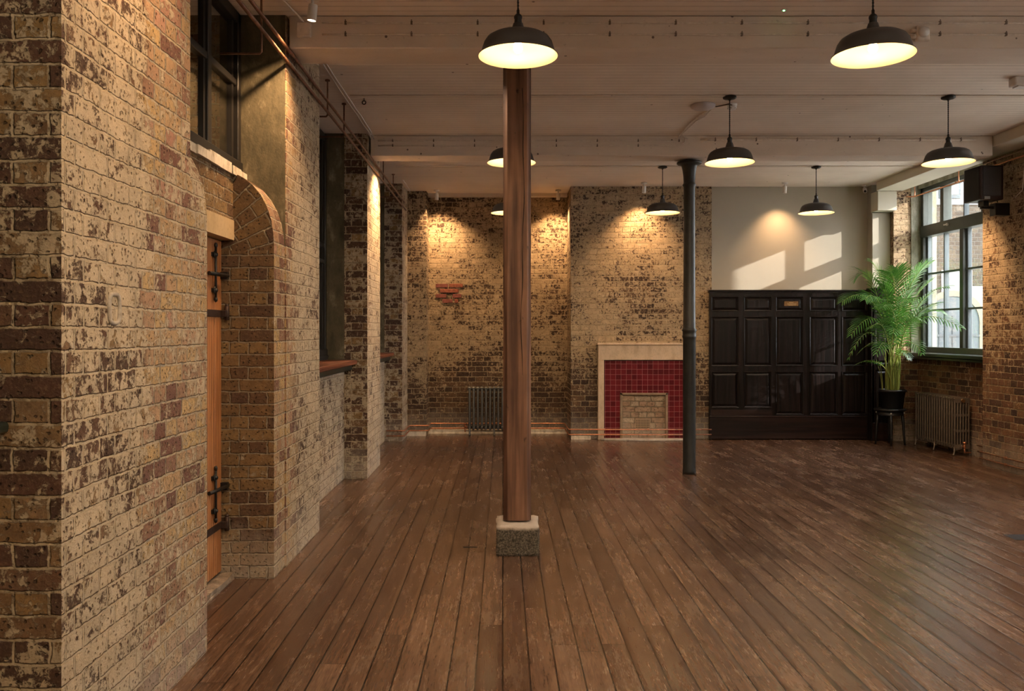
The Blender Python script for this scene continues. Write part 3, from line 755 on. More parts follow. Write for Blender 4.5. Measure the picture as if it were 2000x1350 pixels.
spot(4.76, 9.5, 0, (5.38,9.42,1.6), 'white spotlight behind the right end of the far beam', 60, 58)

for x, nm in ((-.3,'first'),(1.4,'second'),(3.1,'third'),(4.5,'fourth')):  # added fill lamps, kept out of sight behind the beams
    spot(x, 5.78, 0, (x+.1,7.0,0), nm+' added unseen fill spotlight from the left, behind the near beam, shining on the floor', 22, 125)
    spot(x, 9.2, 0, (x,10.4,0), nm+' added unseen fill spotlight from the left, behind the far beam, shining on the floor', 13, 120)
for x, nm in ((0.2,'left'),(2.2,'middle'),(4.0,'right')):  # more added fill lamps, above the view, to brighten the floor
    spot(x, 2.6, 0, (x,4.3,0), nm+' white spotlight above the nearest floor, out of the picture', 30, 125)
# ------------------------------------------------------------------ fireplace
FY = 11.73
fp = thing('fireplace', 'blocked fireplace with crimson tiles and a cream stone surround', 'fireplace', (1.945,FY,0))
def lx(px): return wx(px, FY)-1.945
sx0, sx1, tx0, tx1 = lx(1167), lx(1345), lx(1178), lx(1334)
ztop, zt = wz(672,FY), wz(703,FY)
b = B()
box(b, sx0, tx0+.004, -.075, .001, 0, zt); box(b, tx1-.004, sx1, -.075, .001, 0, zt); box(b, sx0, sx1, -.075, .001, zt, ztop)
box(b, sx0-.012, sx1+.012, -.09, .001, ztop-.012, ztop+.018)
bevel(b, .004, 1); obj('surround', b, 'fire_stone', fp)
ix0, ix1, iz = lx(1210), lx(1303), wz(767,FY)
b = B()
box(b, tx0, ix0, -.05, .001, .005, zt); box(b, ix1, tx1, -.05, .001, .005, zt); box(b, ix0, ix1, -.05, .001, iz, zt)
obj('tile_panel', b, 'tiles', fp)
b = B(); box(b, tx0+.001, tx0+.012, -.056, -.03, 0, zt); box(b, tx0, tx1, -.056, -.03, zt-.010, zt-.0); obj('edge_strip', b, 'black_metal', fp)
b = B()
box(b, ix0, ix0+.035, -.062, .001, 0, iz); box(b, ix1-.035, ix1, -.062, .001, 0, iz); box(b, ix0, ix1, -.062, .001, iz-.03, iz)
bevel(b, .004, 1); obj('inner_frame', b, simple('brown_cement', (.26,.18,.11), .8, 0, 12, .3, .002), fp)
b = B(); box(b, ix0+.03, ix1-.03, -.03, .001, 0, iz-.025); obj('brick_infill', b, 'brick_pale', fp)
vg = B(); v0, v1, q0, q1 = lx(1241), lx(1268), wz(836,FY), wz(819,FY)
nx_, nz_ = 9, 5
for i in range(nx_+1):
    X = v0+(v1-v0)*i/nx_; box(vg, X-.005, X+.005, -.042, -.03, q0, q1)
for j in range(nz_+1):
    Z = q0+(q1-q0)*j/nz_; box(vg, v0, v1, -.042, -.03, Z-.005, Z+.005)
obj('vent_grille', vg, simple('terracotta_vent', (.45,.32,.20), .8), fp)
b = B(); box(b, v0, v1, -.034, -.0315, q0, q1); obj('vent_void', b, simple('vent_dark', (.012,.008,.006), .9), fp)
b = B()
poly = [(lx(1172),0.0),(lx(1172),-.10)]+[(lx(1178)+(lx(1345)-lx(1178))*i/10, -.10-.12*math.sin(PI*(.12+.76*i/10))) for i in range(11)]+[(lx(1345),0.0)]
prism(b, poly, .0005, .022, 'XY'); bevel(b, .004, 1); obj('hearth', b, 'hearth', fp)

# ------------------------------------------------------------------ wall panelling
PY = 11.70
pn = thing('wall_panelling', 'tall black brown wooden wall panelling with raised panels beneath the taupe wall', 'wall panelling', (0,PY,0))
def pxx(px): return wx(px, PY-.03)
def pzz(py): return wz(py, PY-.03)
z_ = 4.285
def zx(v): return wx(1380+v/z_, PY-.03)
def zz(v): return wz(555+v/z_, PY-.03)
cols = [(38,270),(312,545),(578,812),(862,1100),(1132,1345)]
rowsA = [(105,228),(272,688),(733,1035)]; rowsB = [(105,228),(272,685),(733,1095)]
b = B(); ztp, zbt = zz(62), zz(1106)
xl, xr = zx(24), zx(1392)
# stiles and rails
edges = [xl]+[v for c_ in cols for v in (zx(c_[0]), zx(c_[1]))]+[xr]
for i in range(0, len(edges), 2): box(b, edges[i], edges[i+1], -.03, 0, zbt, ztp)
for ci, c_ in enumerate(cols):
    R = rowsA if ci < 2 else rowsB
    zs = [ztp]+[v for r in R for v in (zz(r[0]), zz(r[1]))]+[zbt]
    for i in range(0, len(zs), 2):
        box(b, zx(c_[0])-.0005, zx(c_[1])+.0005, -.03, 0, zs[i+1], zs[i])
box(b, xl, xr, -.006, .0, 0, ztp)
obj('frame', b, 'panel_wood', pn)
def raised(b, x0, x1, z0, z1, y):
    def q(a, c): 
        for i in range(4): b.faces.new((a[i], a[(i+1)%4], c[(i+1)%4], c[i]))
    def ring(d, yy): return [b.verts.new(p) for p in ((x0+d,yy,z0+d),(x1-d,yy,z0+d),(x1-d,yy,z1-d),(x0+d,yy,z1-d))]
    rr = [ring(0,y-.030), ring(.004,y-.038), ring(.012,y-.034), ring(.014,y-.014), ring(.020,y-.012), ring(.045,y-.024), ring(.050,y-.026)]
    for a, c in zip(rr, rr[1:]): q(a, c)
    b.faces.new(rr[-1])
for ci, c_ in enumerate(cols):
    for r in (rowsA if ci < 2 else rowsB):
        b = B(); raised(b, zx(c_[0]), zx(c_[1]), zz(r[1]), zz(r[0]), 0); obj('raised_panel', b, 'panel_wood', pn)
b = B(); box(b, xl-.01, xr+.005, -.05, .04, ztp, ztp+.022); box(b, xl-.004, xr, -.04, .04, ztp-.02, ztp); bevel(b, .005, 2); obj('cornice', b, 'panel_wood', pn)
b = B(); box(b, xl-.004, xr+.002, -.045, 0, .012, zbt-.012); box(b, xl-.004, xr+.002, -.055, 0, zbt-.014, zbt+.004); bevel(b, .004, 1); obj('base_board', b, 'panel_base', pn)
b = B(); box(b, zx(38), zx(545), -.034, 0, zbt+.008, zz(1052)); obj('lower_rail', b, 'panel_base', pn)
# plaque
b = B(); a0, a1, c0, c1 = wx(1530,PY), wx(1557.5,PY), wz(598,PY), wz(589,PY)
box(b, a0, a1, -.034, -.024, c0, c1); bevel(b, .002, 1); pq = obj('name_plate', b, 'brass', pn); pq['label'] = 'small aged brass plate on the middle top panel'
b = B()
for k, (f0, f1) in enumerate(((.36,.60),(.22,.80),(.30,.84))):
    z = c1-.018-.017*k; xx = a0+(a1-a0)*f0
    while xx < a0+(a1-a0)*f1:
        wdt = random.uniform(.004,.012); box(b, xx, xx+wdt, -.0355, -.033, z-.004, z+.004); xx += wdt+.004
for cx_ in (a0+.012, a1-.012):
    for cz_ in (c0+.01, c1-.01): sphere(b, (cx_, -.034, cz_), .003, 8)
obj('marking', b, 'brass_mark', pq)
# narrow return panel beside the boxed pier
rt = thing('panelling_return', 'narrow dark panelling return behind the palm pot', 'wall panelling', (0,11.575,0))
b = B(); X0, X1 = 5.045, 5.312
box(b, 5.03, 5.066, -.045, .12, 0, 2.09)
box(b, X0, X1, -.02, 0, .0, 1.40+.67); 
box(b, X0, X0+.04, -.045, -.02, .25, 2.07); box(b, X1-.04, X1, -.045, -.02, .25, 2.07)
for z0, z1 in ((1.98,2.07),(1.66,1.73),(.98,1.05),(.25,.33)): box(b, X0+.04, X1-.04, -.045, -.02, z0, z1)
obj('frame', b, 'panel_wood', rt)
for z0, z1 in ((1.73,1.98),(1.05,1.66),(.33,.98)):
    b = B(); raised(b, X0+.04, X1-.04, z0, z1, -.013); obj('raised_panel', b, 'panel_wood', rt)
b = B(); box(b, X0, X1, -.055, 0, .0, .25); bevel(b, .004, 1); obj('base_board', b, 'panel_base', rt)
b = B(); box(b, X0-.004, X1, -.06, 0, 2.07, 2.095); bevel(b, .004, 1); obj('cornice', b, 'panel_wood', rt)

# ------------------------------------------------------------------ radiators
def section_mesh(h=.70, ncol=6, dp=.0335, foot=False):
    b = B(); D = dp*(ncol-1); z0 = .085
    def oval(y, za, zb, wx_=.0155, wy=.0105, rot=0):
        seg = 10; rings = []
        for z, s in ((za,.7),(za+.02,1),(zb-.02,1),(zb,.7)):
            rings.append([b.verts.new((wx_*s*math.cos(2*PI*i/seg), y+wy*s*math.sin(2*PI*i/seg), z)) for i in range(seg)])
        for a, c in zip(rings, rings[1:]):
            for i in range(seg):
                f = b.faces.new((a[i],a[(i+1)%seg],c[(i+1)%seg],c[i])); f.smooth = True
        b.faces.new(rings[0][::-1]); b.faces.new(rings[-1])
    for k in range(ncol): oval(k*dp, z0, h-.006)
    for za, zb, hw in ((h-.062,h-.002,.0275),(z0,z0+.055,.0275),(.285,.315,.010),(.475,.505,.010)):
        bb = [(-.004,za+.01),(-.012,zb-.012),(0.0,zb),(D,zb),(D+.012,zb-.012),(D+.004,za+.01),(D-.01,za),(.01,za)]
        w = .0155 if hw > .02 else hw
        prism(b, [(y, z) for y, z in bb], -w, w, 'YZ')
    for z in (h-.035, z0+.028): cyl(b, (-.0295,D/2,z), .022, .059, 14, (1,0,0))
    return b
def radiator(label, loc, rot, n, mat, pitch=.059, ncol=6, valves=()):
    t = thing('radiator', label, 'radiator', loc, None, rot)
    h = .70
    me0 = obj('section', section_mesh(h, ncol), mat, t); me0.location = (0,0,0)
    for i in range(1, n):
        c_ = me0.copy(); COL.objects.link(c_); c_.parent = t; c_.location = (i*pitch,0,0)
    D = .0335*(ncol-1)
    b = B()
    for y, s in ((0,-1),(D,1)):
        tube(b, [(0,y,.11),(0,y+.004*s,.05),(0,y-.012*s*-1,.012),(0,y+.018*s,.006)], [.012,.009,.010,.012], 8)
    tube(b, [(0,0,.07),(0,D/2,.085),(0,D,.07)], .007, 6)
    f0 = obj('foot', b, mat, t)
    for i in ((n-1)//2, n-1):
        c_ = f0.copy(); COL.objects.link(c_); c_.parent = t; c_.location = (i*pitch,0,0)
    for vx_, top in valves:
        b = B(); s = 1 if vx_ > 0 else -1; X = (n-1)*pitch if s > 0 else 0
        tube(b, [(X+.02*s,D/2,.113),(X+.075*s,D/2,.113)], .011, 10); 
        cyl(b, (X+.065*s,D/2,.10), .014, .05, 12); cyl(b, (X+.065*s,D/2,.15), .019, .025, 12)
        tube(b, [(X+.065*s,D/2,.10),(X+.065*s,D/2,.05),(X+.065*s,D*.95,.05)], .008, 8)
        obj('valve', b, 'copper', t)
    if True:
        b = B(); X = (n-1)*pitch; cyl(b, (X+.02, D/2, h-.035), .022, .022, 14, (1,0,0)); obj('cap', b, 'brass' if mat == 'rad_brown' else mat, t)
    return t
radiator('grey column radiator half hidden behind the timber post at the far wall', (-.478,12.12,0), 0, 13, 'rad_grey', valves=((-1,0),(1,0)))
# right hand radiator runs towards the camera: local +x -> world -y, depth into the wall
radiator('bronze column radiator below the right window', (5.432,11.10,0), -PI/2, 17, 'rad_brown', valves=((1,0),))
o = [k for k in bpy.data.objects if k.name.startswith('radiator') and k.parent is None][-1]

# ------------------------------------------------------------------ copper pipes
def pipe(name, label, pts, r, mat='copper_dull', cat='pipe', clips=()):
    t = thing(name, label, cat, pts[0])
    o0 = Vector(pts[0]); P = [Vector(p)-o0 for p in pts]
    Q = [P[0]]
    for a, b_, c_ in zip(P, P[1:], P[2:]):
        d1 = (a-b_).normalized(); d2 = (c_-b_).normalized(); rad = min(.03, (a-b_).length*.4, (c_-b_).length*.4)
        for k in range(5):
            f = k/4; Q.append((b_+d1*rad)*(1-f)**2 + b_*2*f*(1-f) + (b_+d2*rad)*f*f)
    Q.append(P[-1])
    b = B(); tube(b, Q, r, 10); obj('tube', b, mat, t)
    for c_ in clips:
        c_ = Vector(c_)-o0; b = B()
        obox(b, c_, (.007,0,0), (0,.018,0), (0,0,r+.004)); obj('clip', b, 'copper', t)
    return t
for z, nm in ((.148,'upper'),(.078,'lower')):
    pipe('heating_pipe', nm+' copper heating pipe along the foot of the far wall and chimney breast',
      [(-1.58,11.46,z),(-1.335,11.46,z),(-1.335,12.085,z),(-1.06,12.085,z),(-1.06,12.375,z),(.905,12.375,z),(.905,11.61,z),(2.87,11.61,z)], .0085, 'copper', clips=[(1.4,11.615,z),(2.0,11.615,z),(2.6,11.615,z)])
    pipe('heating_pipe', nm+' copper heating pipe along the foot of the right wall',
      [(5.62,10.0,z),(5.62,9.50,z),(5.355,9.50,z),(5.355,6.0,z)], .0085, 'copper_dull', clips=[(5.356,9.0,z),(5.356,8.5,z)])
for x, z, r, nm in ((-1.350,3.272,.011,'upper'),(-1.362,3.205,.011,'lower')):
    t = pipe('wall_pipe', nm+' of the two copper pipes running high along the left piers', [(x,1.5,z),(x,11.9 if nm == 'lower' else 11.6,z)], r, 'copper_dull')
# pipe hangers: dropper from ceiling with return leg into the window recess
def hanger(y, lab, x=-1.40, back=-1.62, zb=3.215, xx=None, mat='copper_dull'):
    b = B(); x = xx if xx else x
    tube(b, [(x,y,CEIL-.006),(x,y,zb+.012),(x+(-.012 if back < x else .012),y,zb),(back,y,zb)], .0065, 8)
    cyl(b, (x,y,CEIL-.012), .020, .010, 14)
    tag(obj('pipe_hanger', b, mat), lab, 'pipe hanger')
hanger(4.9, 'pipe hanger in front of the high window above the pine door', zb=3.11, back=-1.64)
hanger(6.75, 'near copper pipe hanger in the second left window bay')
hanger(7.45, 'far copper pipe hanger in the second left window bay')
hanger(9.9, 'near copper pipe hanger in the furthest left window bay')
hanger(10.8, 'far copper pipe hanger in the furthest left window bay')
pipe('window_pipe', 'copper pipe running across the top of the right window', [(5.40,11.3,3.30),(5.50,11.3,3.30),(5.51,9.53,3.30),(5.345,9.40,3.30),(5.345,7.0,3.30)], .009, 'copper')
pipe('window_pipe', 'second copper pipe high on the right pier beside the speaker', [(5.345,9.38,3.36),(5.345,7.0,3.36)], .009, 'copper_dull')
hanger(11.29, 'far copper dropper above the right window beside the far reveal', xx=5.505, back=5.39, zb=3.30, mat='copper')
hanger(10.2, 'near copper dropper above the right window behind the pendant', xx=5.505, back=5.46, zb=3.30, mat='copper')

# ------------------------------------------------------------------ speaker and bracket
sp = thing('wall_speaker', 'dark mahogany loudspeaker mounted high on the right pier', 'speaker', (5.12,9.0,3.06), None, math.radians(3))
b = B(); box(b, -.125, .125, -.15, .15, -.18, .18); bevel(b, .012, 2); obj('cabinet', b, 'speaker_wood', sp)
b = B(); box(b, -.105, .095, -.158, -.149, -.14, .165); bevel(b, .006, 1); obj('grille', b, 'grille', sp)
b = B(); box(b, -.132, -.124, -.13, .13, -.17, .17); bevel(b, .003, 1); obj('side_panel', b, simple('matt_black', (.006,.006,.006), .8), sp)
b = B(); box(b, -.09, -.03, -.162, -.15, -.175, -.148); obj('badge', b, simple('badge_grey', (.25,.25,.24), .4), sp)
b = B(); box(b, -.03, .03, -.05, .05, -.235, -.178); box(b, -.03, .22, -.02, .02, -.26, -.23); box(b, .10, .262, -.05, .05, -.33, -.20); bevel(b, .004, 1); obj('bracket', b, 'black_metal', sp)
b = B(); pts = [(.135,.05,.0),(.17,.04,-.05),(.15,.05,-.12),(.19,.03,-.09),(.20,.04,-.02),(.16,.06,-.08),(.19,.05,-.18)]
tube(b, pts, .005, 6); obj('cable', b, 'black_plastic', sp)
b = B(); tube(b, [(5.325,8.6,CEIL-.12),(5.325,8.62,3.2),(5.35,8.7,2.95),(5.365,8.85,2.9)], .004, 6)
tag(obj('speaker_cable', b, 'conduit'), 'thin pale cable dropping down the right pier beside the speaker', 'cable')

# ------------------------------------------------------------------ small fittings
t = thing('security_camera', 'small white security camera at the top corner of the taupe wall', 'security camera', (wx(1692,11.55),11.62,CEIL))
b = B(); cyl(b, (0,0,-.018), .03, .017, 20); tube(b, [(0,0,-.015),(0,-.01,-.05)], .010, 8); obj('mount', b, 'white_plastic', t)
b = B(); lathe(b, [(.001,-.035),(.022,-.035),(.026,-.03),(.026,.05),(.023,.055),(.001,.055)], (0,-.02,-.07), 20, (-.25,-.8,-.45)); obj('housing', b, 'white_plastic', t)
b = B(); d = Vector((-.25,-.8,-.45)).normalized(); cyl(b, Vector((0,-.02,-.07))+d*.052, .017, .006, 18, tuple(d)); obj('lens', b, 'black_plastic', t)
t = thing('access_point', 'flat white round wireless unit on the ceiling left of a pendant', 'ceiling unit', (wx(1373,7.5),7.5,CEIL))
b = B(); rs = lathe(b, [(.001,-.045),(.03,-.044),(.08,-.036),(.10,-.024),(.108,-.012),(.108,-.001),(.001,-.001)], seg=40); obj('dome', b, simple('pale_lilac_plastic', (.55,.51,.53), .4), t)
t = thing('smoke_detector', 'small white smoke detector on the ceiling behind a pendant rose', 'smoke detector', (wx(1431,7.45),7.47,CEIL))
b = B(); lathe(b, [(.045,-.001),(.045,-.018),(.038,-.02),(.040,-.024),(.040,-.04),(.030,-.052),(.001,-.053)], seg=28); obj('body', b, 'white_plastic', t)
for k in range(6):
    b = B(); a = k*PI/3; sphere(b, (.036*math.cos(a), .036*math.sin(a), -.042), .005, 8); obj('vent_slot', b, 'clip', t)
def cable(lab, pts, r=.004, mat='conduit'):
    b = B(); tube(b, pts, r, 6); tag(obj('ceiling_cable', b, mat), lab, 'cable')
zc = CEIL-.007
cable('brown cable looping from the round ceiling unit to the smoke detector', [(wx(1398,7.5),7.5,zc-.01),(1.93,7.42,zc-.02),(1.97,7.38,zc-.02),(2.03,7.45,zc-.01)], .005, 'clip')
cable('cable running diagonally from the round ceiling unit to the far beam', [(wx(1400,7.5)-.02,7.56,zc),(1.83,7.8,zc),(1.80,8.1,zc),(1.80,8.64,zc-.01),(1.80,8.66,zc-.03)], .006)
cable('second diagonal cable with a loose loop near the far beam', [(1.88,7.6,zc),(1.88,7.85,zc-.004),(1.84,8.05,zc),(1.82,8.62,zc),(1.90,8.665,zc-.03)], .004)
t = thing('beam_sensor', 'white square box with a round sensor on the near ceiling beam', 'sensor', (wx(1802,5.36),5.378,3.39))
b = B(); box(b, -.043, .043, -.03, 0, -.05, .048); bevel(b, .008, 2); obj('box', b, 'conduit', t)
b = B(); lathe(b, [(.034,0),(.033,.012),(.026,.02),(.001,.024)], (0,-.029,.004), 28, (0,-1,0)); obj('sensor_face', b, 'white_plastic', t)
for z in (-.02,.016):
    b = B(); cyl(b, (-.043,-.016,z), .013, .03, 12, (-1,0,0)); obj('cable_gland', b, 'conduit', t)
b = B(); box(b, -.045, .045, -.035, 0, -.045, .045); bevel(b, .005, 1)
o = tag(obj('junction_box', b, 'conduit'), 'white square junction box at the left end of the near beam', 'junction box'); o.location = (-1.262,5.3802,3.412)
cable('grey cable entering the junction box from the left wall', [(-1.40,4.7,CEIL-.008),(-1.33,5.1,CEIL-.008),(-1.29,5.33,CEIL-.02),(-1.262,5.36,3.46)], .006)
b = B(); lathe(b, [(.014,-.001),(.020,-.006),(.020,0)], (0,0,0), 20); cyl(b, (0,0,-.006), .018, .005, 20)
t = thing('emergency_light', 'tiny round ceiling light with a green glow ahead of the near beam', 'emergency light', (wx(1529,5.3),5.28,CEIL+.001))
obj('rim', b, 'white_plastic', t); b = B(); cyl(b, (0,0,-.009), .006, .003, 12); obj('led', b, 'led', t)
t = thing('emergency_fitting', 'long white emergency light box on the ceiling at the right edge', 'emergency light', (wx(1973,6.72),6.7,CEIL+.001))
b = B(); box(b, 0, .36, -.05, .05, -.07, 0); bevel(b, .012, 3); obj('body', b, 'white_plastic', t)
b = B(); box(b, .03, .33, -.038, .038, -.078, -.069); obj('diffuser', b, 'white_plastic', t)
t = thing('ceiling_hook', 'small dark ring hook hanging from the ceiling near the left wall', 'hook', (wx(711,7.26),7.26,CEIL))
b = B(); tube(b, [(0,0,-.001),(0,0,-.03)], .004, 8); box(b, -.06, .006, -.004, .004, -.006, -.001); obj('shank', b, 'hinge_brown', t)
b = B(); pts = [(.015*math.cos(a*PI/8), 0, -.045+.015*math.sin(a*PI/8)) for a in range(17)]; tube(b, pts, .005, 8); obj('ring', b, 'hinge_brown', t)
b = B(); box(b, wx(905,5.88), wx(933,5.88), 5.85, 5.872, .0004, .002); tag(obj('floor_slot', b, 'black_plastic'), 'narrow black slot in the floor left of the granite block', 'floor slot')
b = B(); box(b, 3.68, 3.86, 6.06, 6.22, .0004, .003); tag(obj('floor_plate', b, 'black_metal'), 'black floor plate at the right edge of the floor', 'floor plate')
t = thing('wall_patch', 'oval grey mortar ring around an old socket hole on the nearest pier', 'mortar patch', (-1.3855, 1.387*F/(CX-222), wz(603, 1.387*F/(CX-222))))
b = B(); n = 28; sec = []
for i in range(n):
    a = 2*PI*i/n; ca, sa = math.cos(a), math.sin(a); e = .62
    yy_ = .040*math.copysign(abs(ca)**e, ca); z2 = .052*math.copysign(abs(sa)**e, sa); sec.append(Vector((0,yy_,z2)))
tube(b, sec+[sec[0]], .0085, 6, cap=False); obj('mortar_ring', b, simple('grey_mortar', (.34,.30,.25), .9, 0, 40, .3, .003), t)

# ------------------------------------------------------------------ stool, pot, palm
SX, SY = 5.12, 11.17
t = thing('plant_stool', 'black four legged stool carrying the palm pot', 'stool', (SX,SY,0))
b = B(); prof = [(.001,.450),(.185,.450),(.200,.458),(.203,.468),(.198,.478),(.19,.482),(.001,.482)]; lathe(b, prof, seg=40); obj('seat', b, 'pot', t)
b = B(); lathe(b, [(.165,.395),(.165,.450),(.155,.450),(.155,.395),(.165,.395)], seg=4 if False else 32); obj('apron', b, 'pot', t)
for k in range(4):
    a = k*PI/2-.35; ca, sa = math.cos(a), math.sin(a)
    b = B(); tube(b, [(.14*ca,.14*sa,.45),(.158*ca,.158*sa,.3),(.168*ca,.168*sa,.12),(.178*ca,.178*sa,.001)], [.021,.018,.015,.013], 10); obj('leg', b, 'pot', t)
    b = B(); sphere(b, (.165*ca,.165*sa,.425), .010, 10); obj('stud', b, 'white_metal', t)
pt = thing('palm_pot', 'black plastic flower pot with a rolled rim on the black stool', 'flower pot', (SX+.03,SY,.482))
b = B(); lathe(b, [(.001,.0005),(.125,.0005),(.130,.006),(.158,.215),(.172,.217),(.176,.225),(.176,.243),(.170,.248),(.160,.246),(.155,.22),(.152,.20)], seg=48); obj('pot_body', b, 'pot', pt)
b = B(); lathe(b, [(.1535,.20),(.1,.206),(.001,.210)], seg=32); obj('soil', b, simple('potting_soil', (.03,.02,.012), .95, 0, 60, .5, .006), pt)

pl = thing('areca_palm', 'lush green areca palm with arching feathery fronds beside the right window', 'palm plant', (SX+.03,SY,.482+.2))
BASE = Vector((SX+.03, SY, .682))
def W(px, py, d): return Vector((wx(px,d), d, wz(py,d)))
def bez(p0, p1, p2, p3, t): return p0*(1-t)**3+p1*3*t*(1-t)**2+p2*3*t*t*(1-t)+p3*t**3
rnd = random.Random(3)
def clampx(v):
    lim = 5.60 if 9.55 < v.y < 11.44 else 5.28
    if v.x > lim: v.x = lim-.002*rnd.random()
    if v.y > 11.42: v.y = 11.42-.01*rnd.random()
    return v
def frond(ctrl, tip, d1, d2, llen=.26, start=.40, nl=26, bo=None, twist=0.0):
    bo = bo if bo is not None else Vector((rnd.uniform(-.07,.07), rnd.uniform(-.07,.07), 0))
    p0 = BASE+bo; c1 = W(*ctrl, d1); p3 = W(*tip, d2)
    p1 = p0+Vector((bo.x*.8, bo.y*.8, (c1.z-p0.z)*.62)); p2 = c1
    b = B(); pts = [clampx(bez(p0,p1,p2,p3,i/22)-BASE+BASE) for i in range(23)]
    tube(b, [p-BASE for p in pts], [.0065*(1-.8*i/22)+.0008 for i in range(23)], 6, mi=1)
    for i in range(nl):
        f = i/(nl-1); t_ = start+(1-start)*f*.985
        P = bez(p0,p1,p2,p3,t_); T = (bez(p0,p1,p2,p3,min(1,t_+.01))-bez(p0,p1,p2,p3,t_-.01)).normalized()
        side = T.cross(Vector((0,0,1)))
        if side.length < .15: side = T.cross(Vector((0,-1,0)))
        side.normalize(); nrm = side.cross(T).normalized()
        if twist: 
            R = Matrix.Rotation(twist, 3, T); side = R @ side; nrm = R @ nrm
        L = 1.12*llen*(math.sin(PI*(.12+.80*f))**.7)*rnd.uniform(.88,1.08)
        for s in (-1, 1):
            dirv = (T*(.55+.55*f)+side*s*(.95-.35*f)+nrm*.10).normalized()
            w = .0074*rnd.uniform(.8,1.15); q = []
            wd = dirv.cross(nrm).normalized()
            K = 5; cur = P.copy(); dv = dirv.copy()
            for k in range(K+1):
                u = k/K; ww = w*(math.sin(PI*min(1,(.18+.82*u)))**.6 if u < 1 else 0.0)+.0004
                c = clampx(cur.copy())
                q.append((b.verts.new(c+wd*ww-BASE), b.verts.new(c-wd*ww-BASE)))
                cur = cur+dv*(L/K); dv = (dv+Vector((0,0,-1))*.16*(.6+u)).normalized()
            for a, c in zip(q, q[1:]):
                fa = b.faces.new((a[0],a[1],c[1],c[0])); fa.smooth = True
    obj('frond', b, ['leaf','stem'], pl, recalc=False)
FR = [ # control px, tip px, depths, leaflet length
 ((1700,540),(1645,590),11.0,10.8,.24),((1716,575),(1662,655),11.0,10.7,.24),((1705,500),(1672,545),11.1,11.15,.26),
 ((1722,520),(1700,512),11.1,11.2,.24),((1745,520),(1740,535),11.0,10.9,.26),((1775,540),(1815,512),11.0,10.9,.28),
 ((1790,520),(1800,520),11.2,11.25,.25),((1800,560),(1852,560),10.9,10.5,.26),((1785,580),(1876,640),10.9,10.25,.24),
 ((1778,600),(1840,590),10.8,10.3,.25),((1760,560),(1775,590),10.8,10.4,.28),((1742,575),(1725,600),10.8,10.4,.28),
 ((1765,600),(1800,625),10.6,10.2,.22),((1730,610),(1700,640),10.8,10.5,.24),((1750,620),(1745,650),10.7,10.3,.20),
 ((1722,640),(1676,690),11.0,10.9,.16),((1712,690),(1672,712),11.0,10.95,.13),((1775,640),(1800,690),10.9,10.6,.16),
 ((1735,640),(1712,690),10.8,10.6,.17),((1760,540),(1755,528),11.15,11.2,.26),((1782,570),(1820,548),11.1,11.0,.27),
 ((1712,550),(1690,585),10.9,10.6,.26),((1738,550),(1718,560),11.1,11.05,.28),((1770,570),(1790,560),10.9,10.6,.28),
 ((1795,590),(1845,610),11.0,10.7,.24),((1700,600),(1658,700),11.05,10.9,.12),((1755,660),(1775,700),10.9,10.7,.14)]
for k, (c, tp, d1, d2, ll) in enumerate(FR):
    frond(c, tp, d1, d2, ll, start=.36 if ll > .2 else .5, nl=23 if ll > .2 else 12, twist=rnd.uniform(-.5,.5))
for k in range(13):
    a = rnd.uniform(0, 2*PI); r = rnd.uniform(.03,.125); lean = rnd.uniform(-.02,.05); h = rnd.uniform(.35,.62)
    b = B(); p = Vector((r*math.cos(a), r*math.sin(a), 0)); pts = []
    for i in range(9):
        f = i/8; pts.append(p+Vector((lean*math.cos(a)*f*f, lean*math.sin(a)*f*f, h*f)))
    tube(b, pts, [.011*(1-.6*i/8) for i in range(9)] if k < 6 else [.0055*(1-.5*i/8) for i in range(9)], 8); obj('stem', b, 'stem', pl)

# ------------------------------------------------------------------ outside
OY = 15.0
bw = thing('neighbouring_wing', 'neighbouring brick building with white render and an arched blue door outside the right window', 'building', (0,OY,0))
def ox(px): return wx(px, OY)
def oz(py): return wz(py, OY)
b = B(); box(b, 6.15, 14, 0, .4, -.3, oz(400)); obj('brick_wall', b, 'brick_out', bw)
b = B()
box(b, ox(1826), 14, -.02, .4, oz(400), 7.0); 
box(b, ox(1838), ox(1893), -.02, .0, -.3, oz(528)); box(b, ox(1893), ox(1898), -.02, 0, -.3, oz(528)); box(b, ox(1898), 14, -.02, 0, -.3, oz(559))
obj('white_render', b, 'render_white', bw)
b = B(); box(b, 6.15, ox(1826), -.01, .4, oz(400), 7.0); obj('brick_quoin', b, 'brick_out', bw)
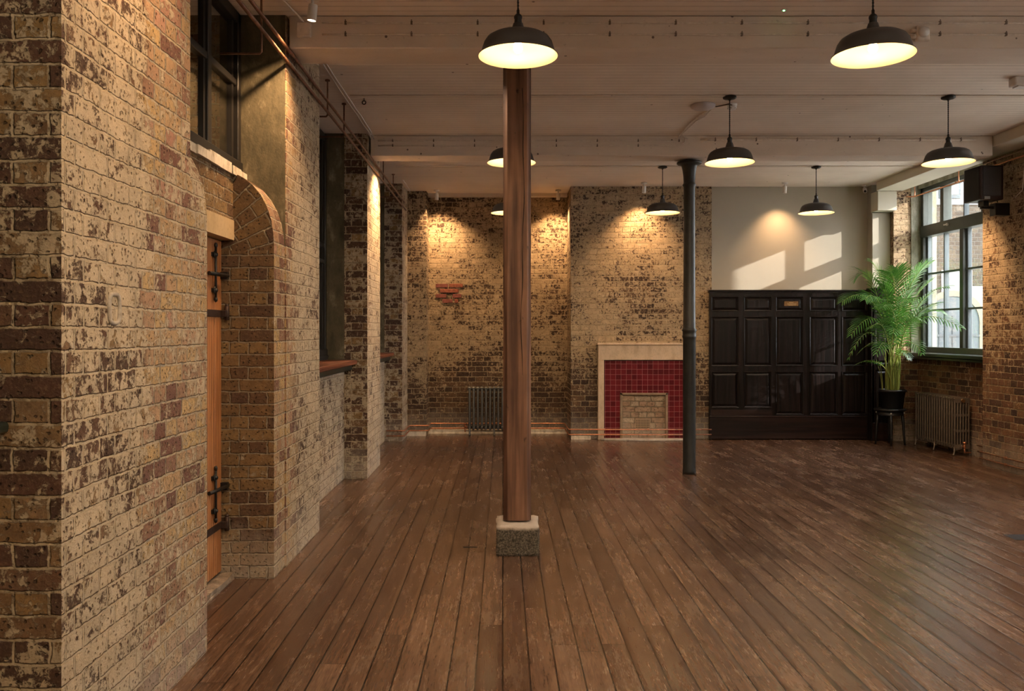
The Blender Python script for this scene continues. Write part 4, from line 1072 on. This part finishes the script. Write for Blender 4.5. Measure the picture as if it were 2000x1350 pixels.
# arch
ac, az, ar = ox(1858), oz(628), .47
b = B(); n = 20; outp = []; inp = []
for i in range(n+1):
    a = PI*i/n; outp.append((ac+(ar+.11)*math.cos(a), az+(ar+.11)*.95*math.sin(a))); inp.append((ac+ar*math.cos(a), az+ar*.95*math.sin(a)))
for i in range(n):
    prism(b, [inp[i], outp[i], outp[i+1], inp[i+1]], -.06, 0, 'XZ')
box(b, ac+ar, ac+ar+.11, -.06, 0, -.3, az); box(b, ac-ar-.11, ac-ar, -.06, 0, -.3, az)
obj('door_arch', b, simple('cream_stone', (.085,.080,.058), .85, 0, 6, .1), bw)
b = B(); prism(b, [(ac-ar,-.3),(ac+ar,-.3)]+[p for p in inp], -.045, -.022, 'XZ')
od = obj('arched_door', b, 'bluegrey_out', bw)
b = B()
for x in (ac-.24, ac, ac+.24): box(b, x-.008, x+.008, -.055, -.045, -.3, az+.1)
box(b, ac-ar, ac+ar, -.06, -.045, az-.02-.25, az+.02-.25)
obj('door_batten', b, simple('bluegrey_dark', (.010,.017,.02), .5), od)
b = B(); box(b, ox(1832), ox(1874), -.05, -.02, oz(388), oz(325)); wv = obj('window_frame', b, 'bluegrey_out', bw)
b = B(); box(b, ox(1838), ox(1869), -.056, -.05, oz(381), oz(330)); obj('window_pane', b, simple('outside_glass', (.16,.17,.13), .08), wv)
bm = B(); box(bm, 8.9, 9.6, -7, 8.72, -.3, 5.0)  # added unseen block, shaped to stop sun entering the near windows
tag(obj('sun_block_wall', bm, 'sun_block_render'), 'added unseen pale block outside the near right windows, keeping the sun out', 'building')

# ------------------------------------------------------------------ light and camera
wd = bpy.data.worlds.new('World'); bpy.context.scene.world = wd; wd.use_nodes = True
bg = wd.node_tree.nodes['Background']; bg.inputs[0].default_value = (.96,.97,1,1); bg.inputs[1].default_value = 6.2
sn = light('SUN', 'sun', (10,0,10), 2.6, (1,.92,.82), angle=math.radians(.6))
sn.rotation_euler = Vector((-2.1,1,-.84)).to_track_quat('-Z','Y').to_euler()
cam = bpy.data.cameras.new('camera'); co = bpy.data.objects.new('camera', cam); COL.objects.link(co)
co.location = (0,0,CAMH); co.rotation_euler = (PI/2,0,0)
cam.sensor_width = 36; cam.lens = 36*F/2000; cam.shift_x = (1000-CX)/2000; cam.shift_y = -(675-HY)/2000
cam.clip_start = .05; cam.clip_end = 200
sc = bpy.context.scene; sc.camera = co
sc.view_settings.view_transform = 'Standard'; sc.view_settings.look = 'None'; sc.view_settings.gamma = 1
sc.view_settings.use_curve_mapping = False; sc.view_settings.exposure = 1.75
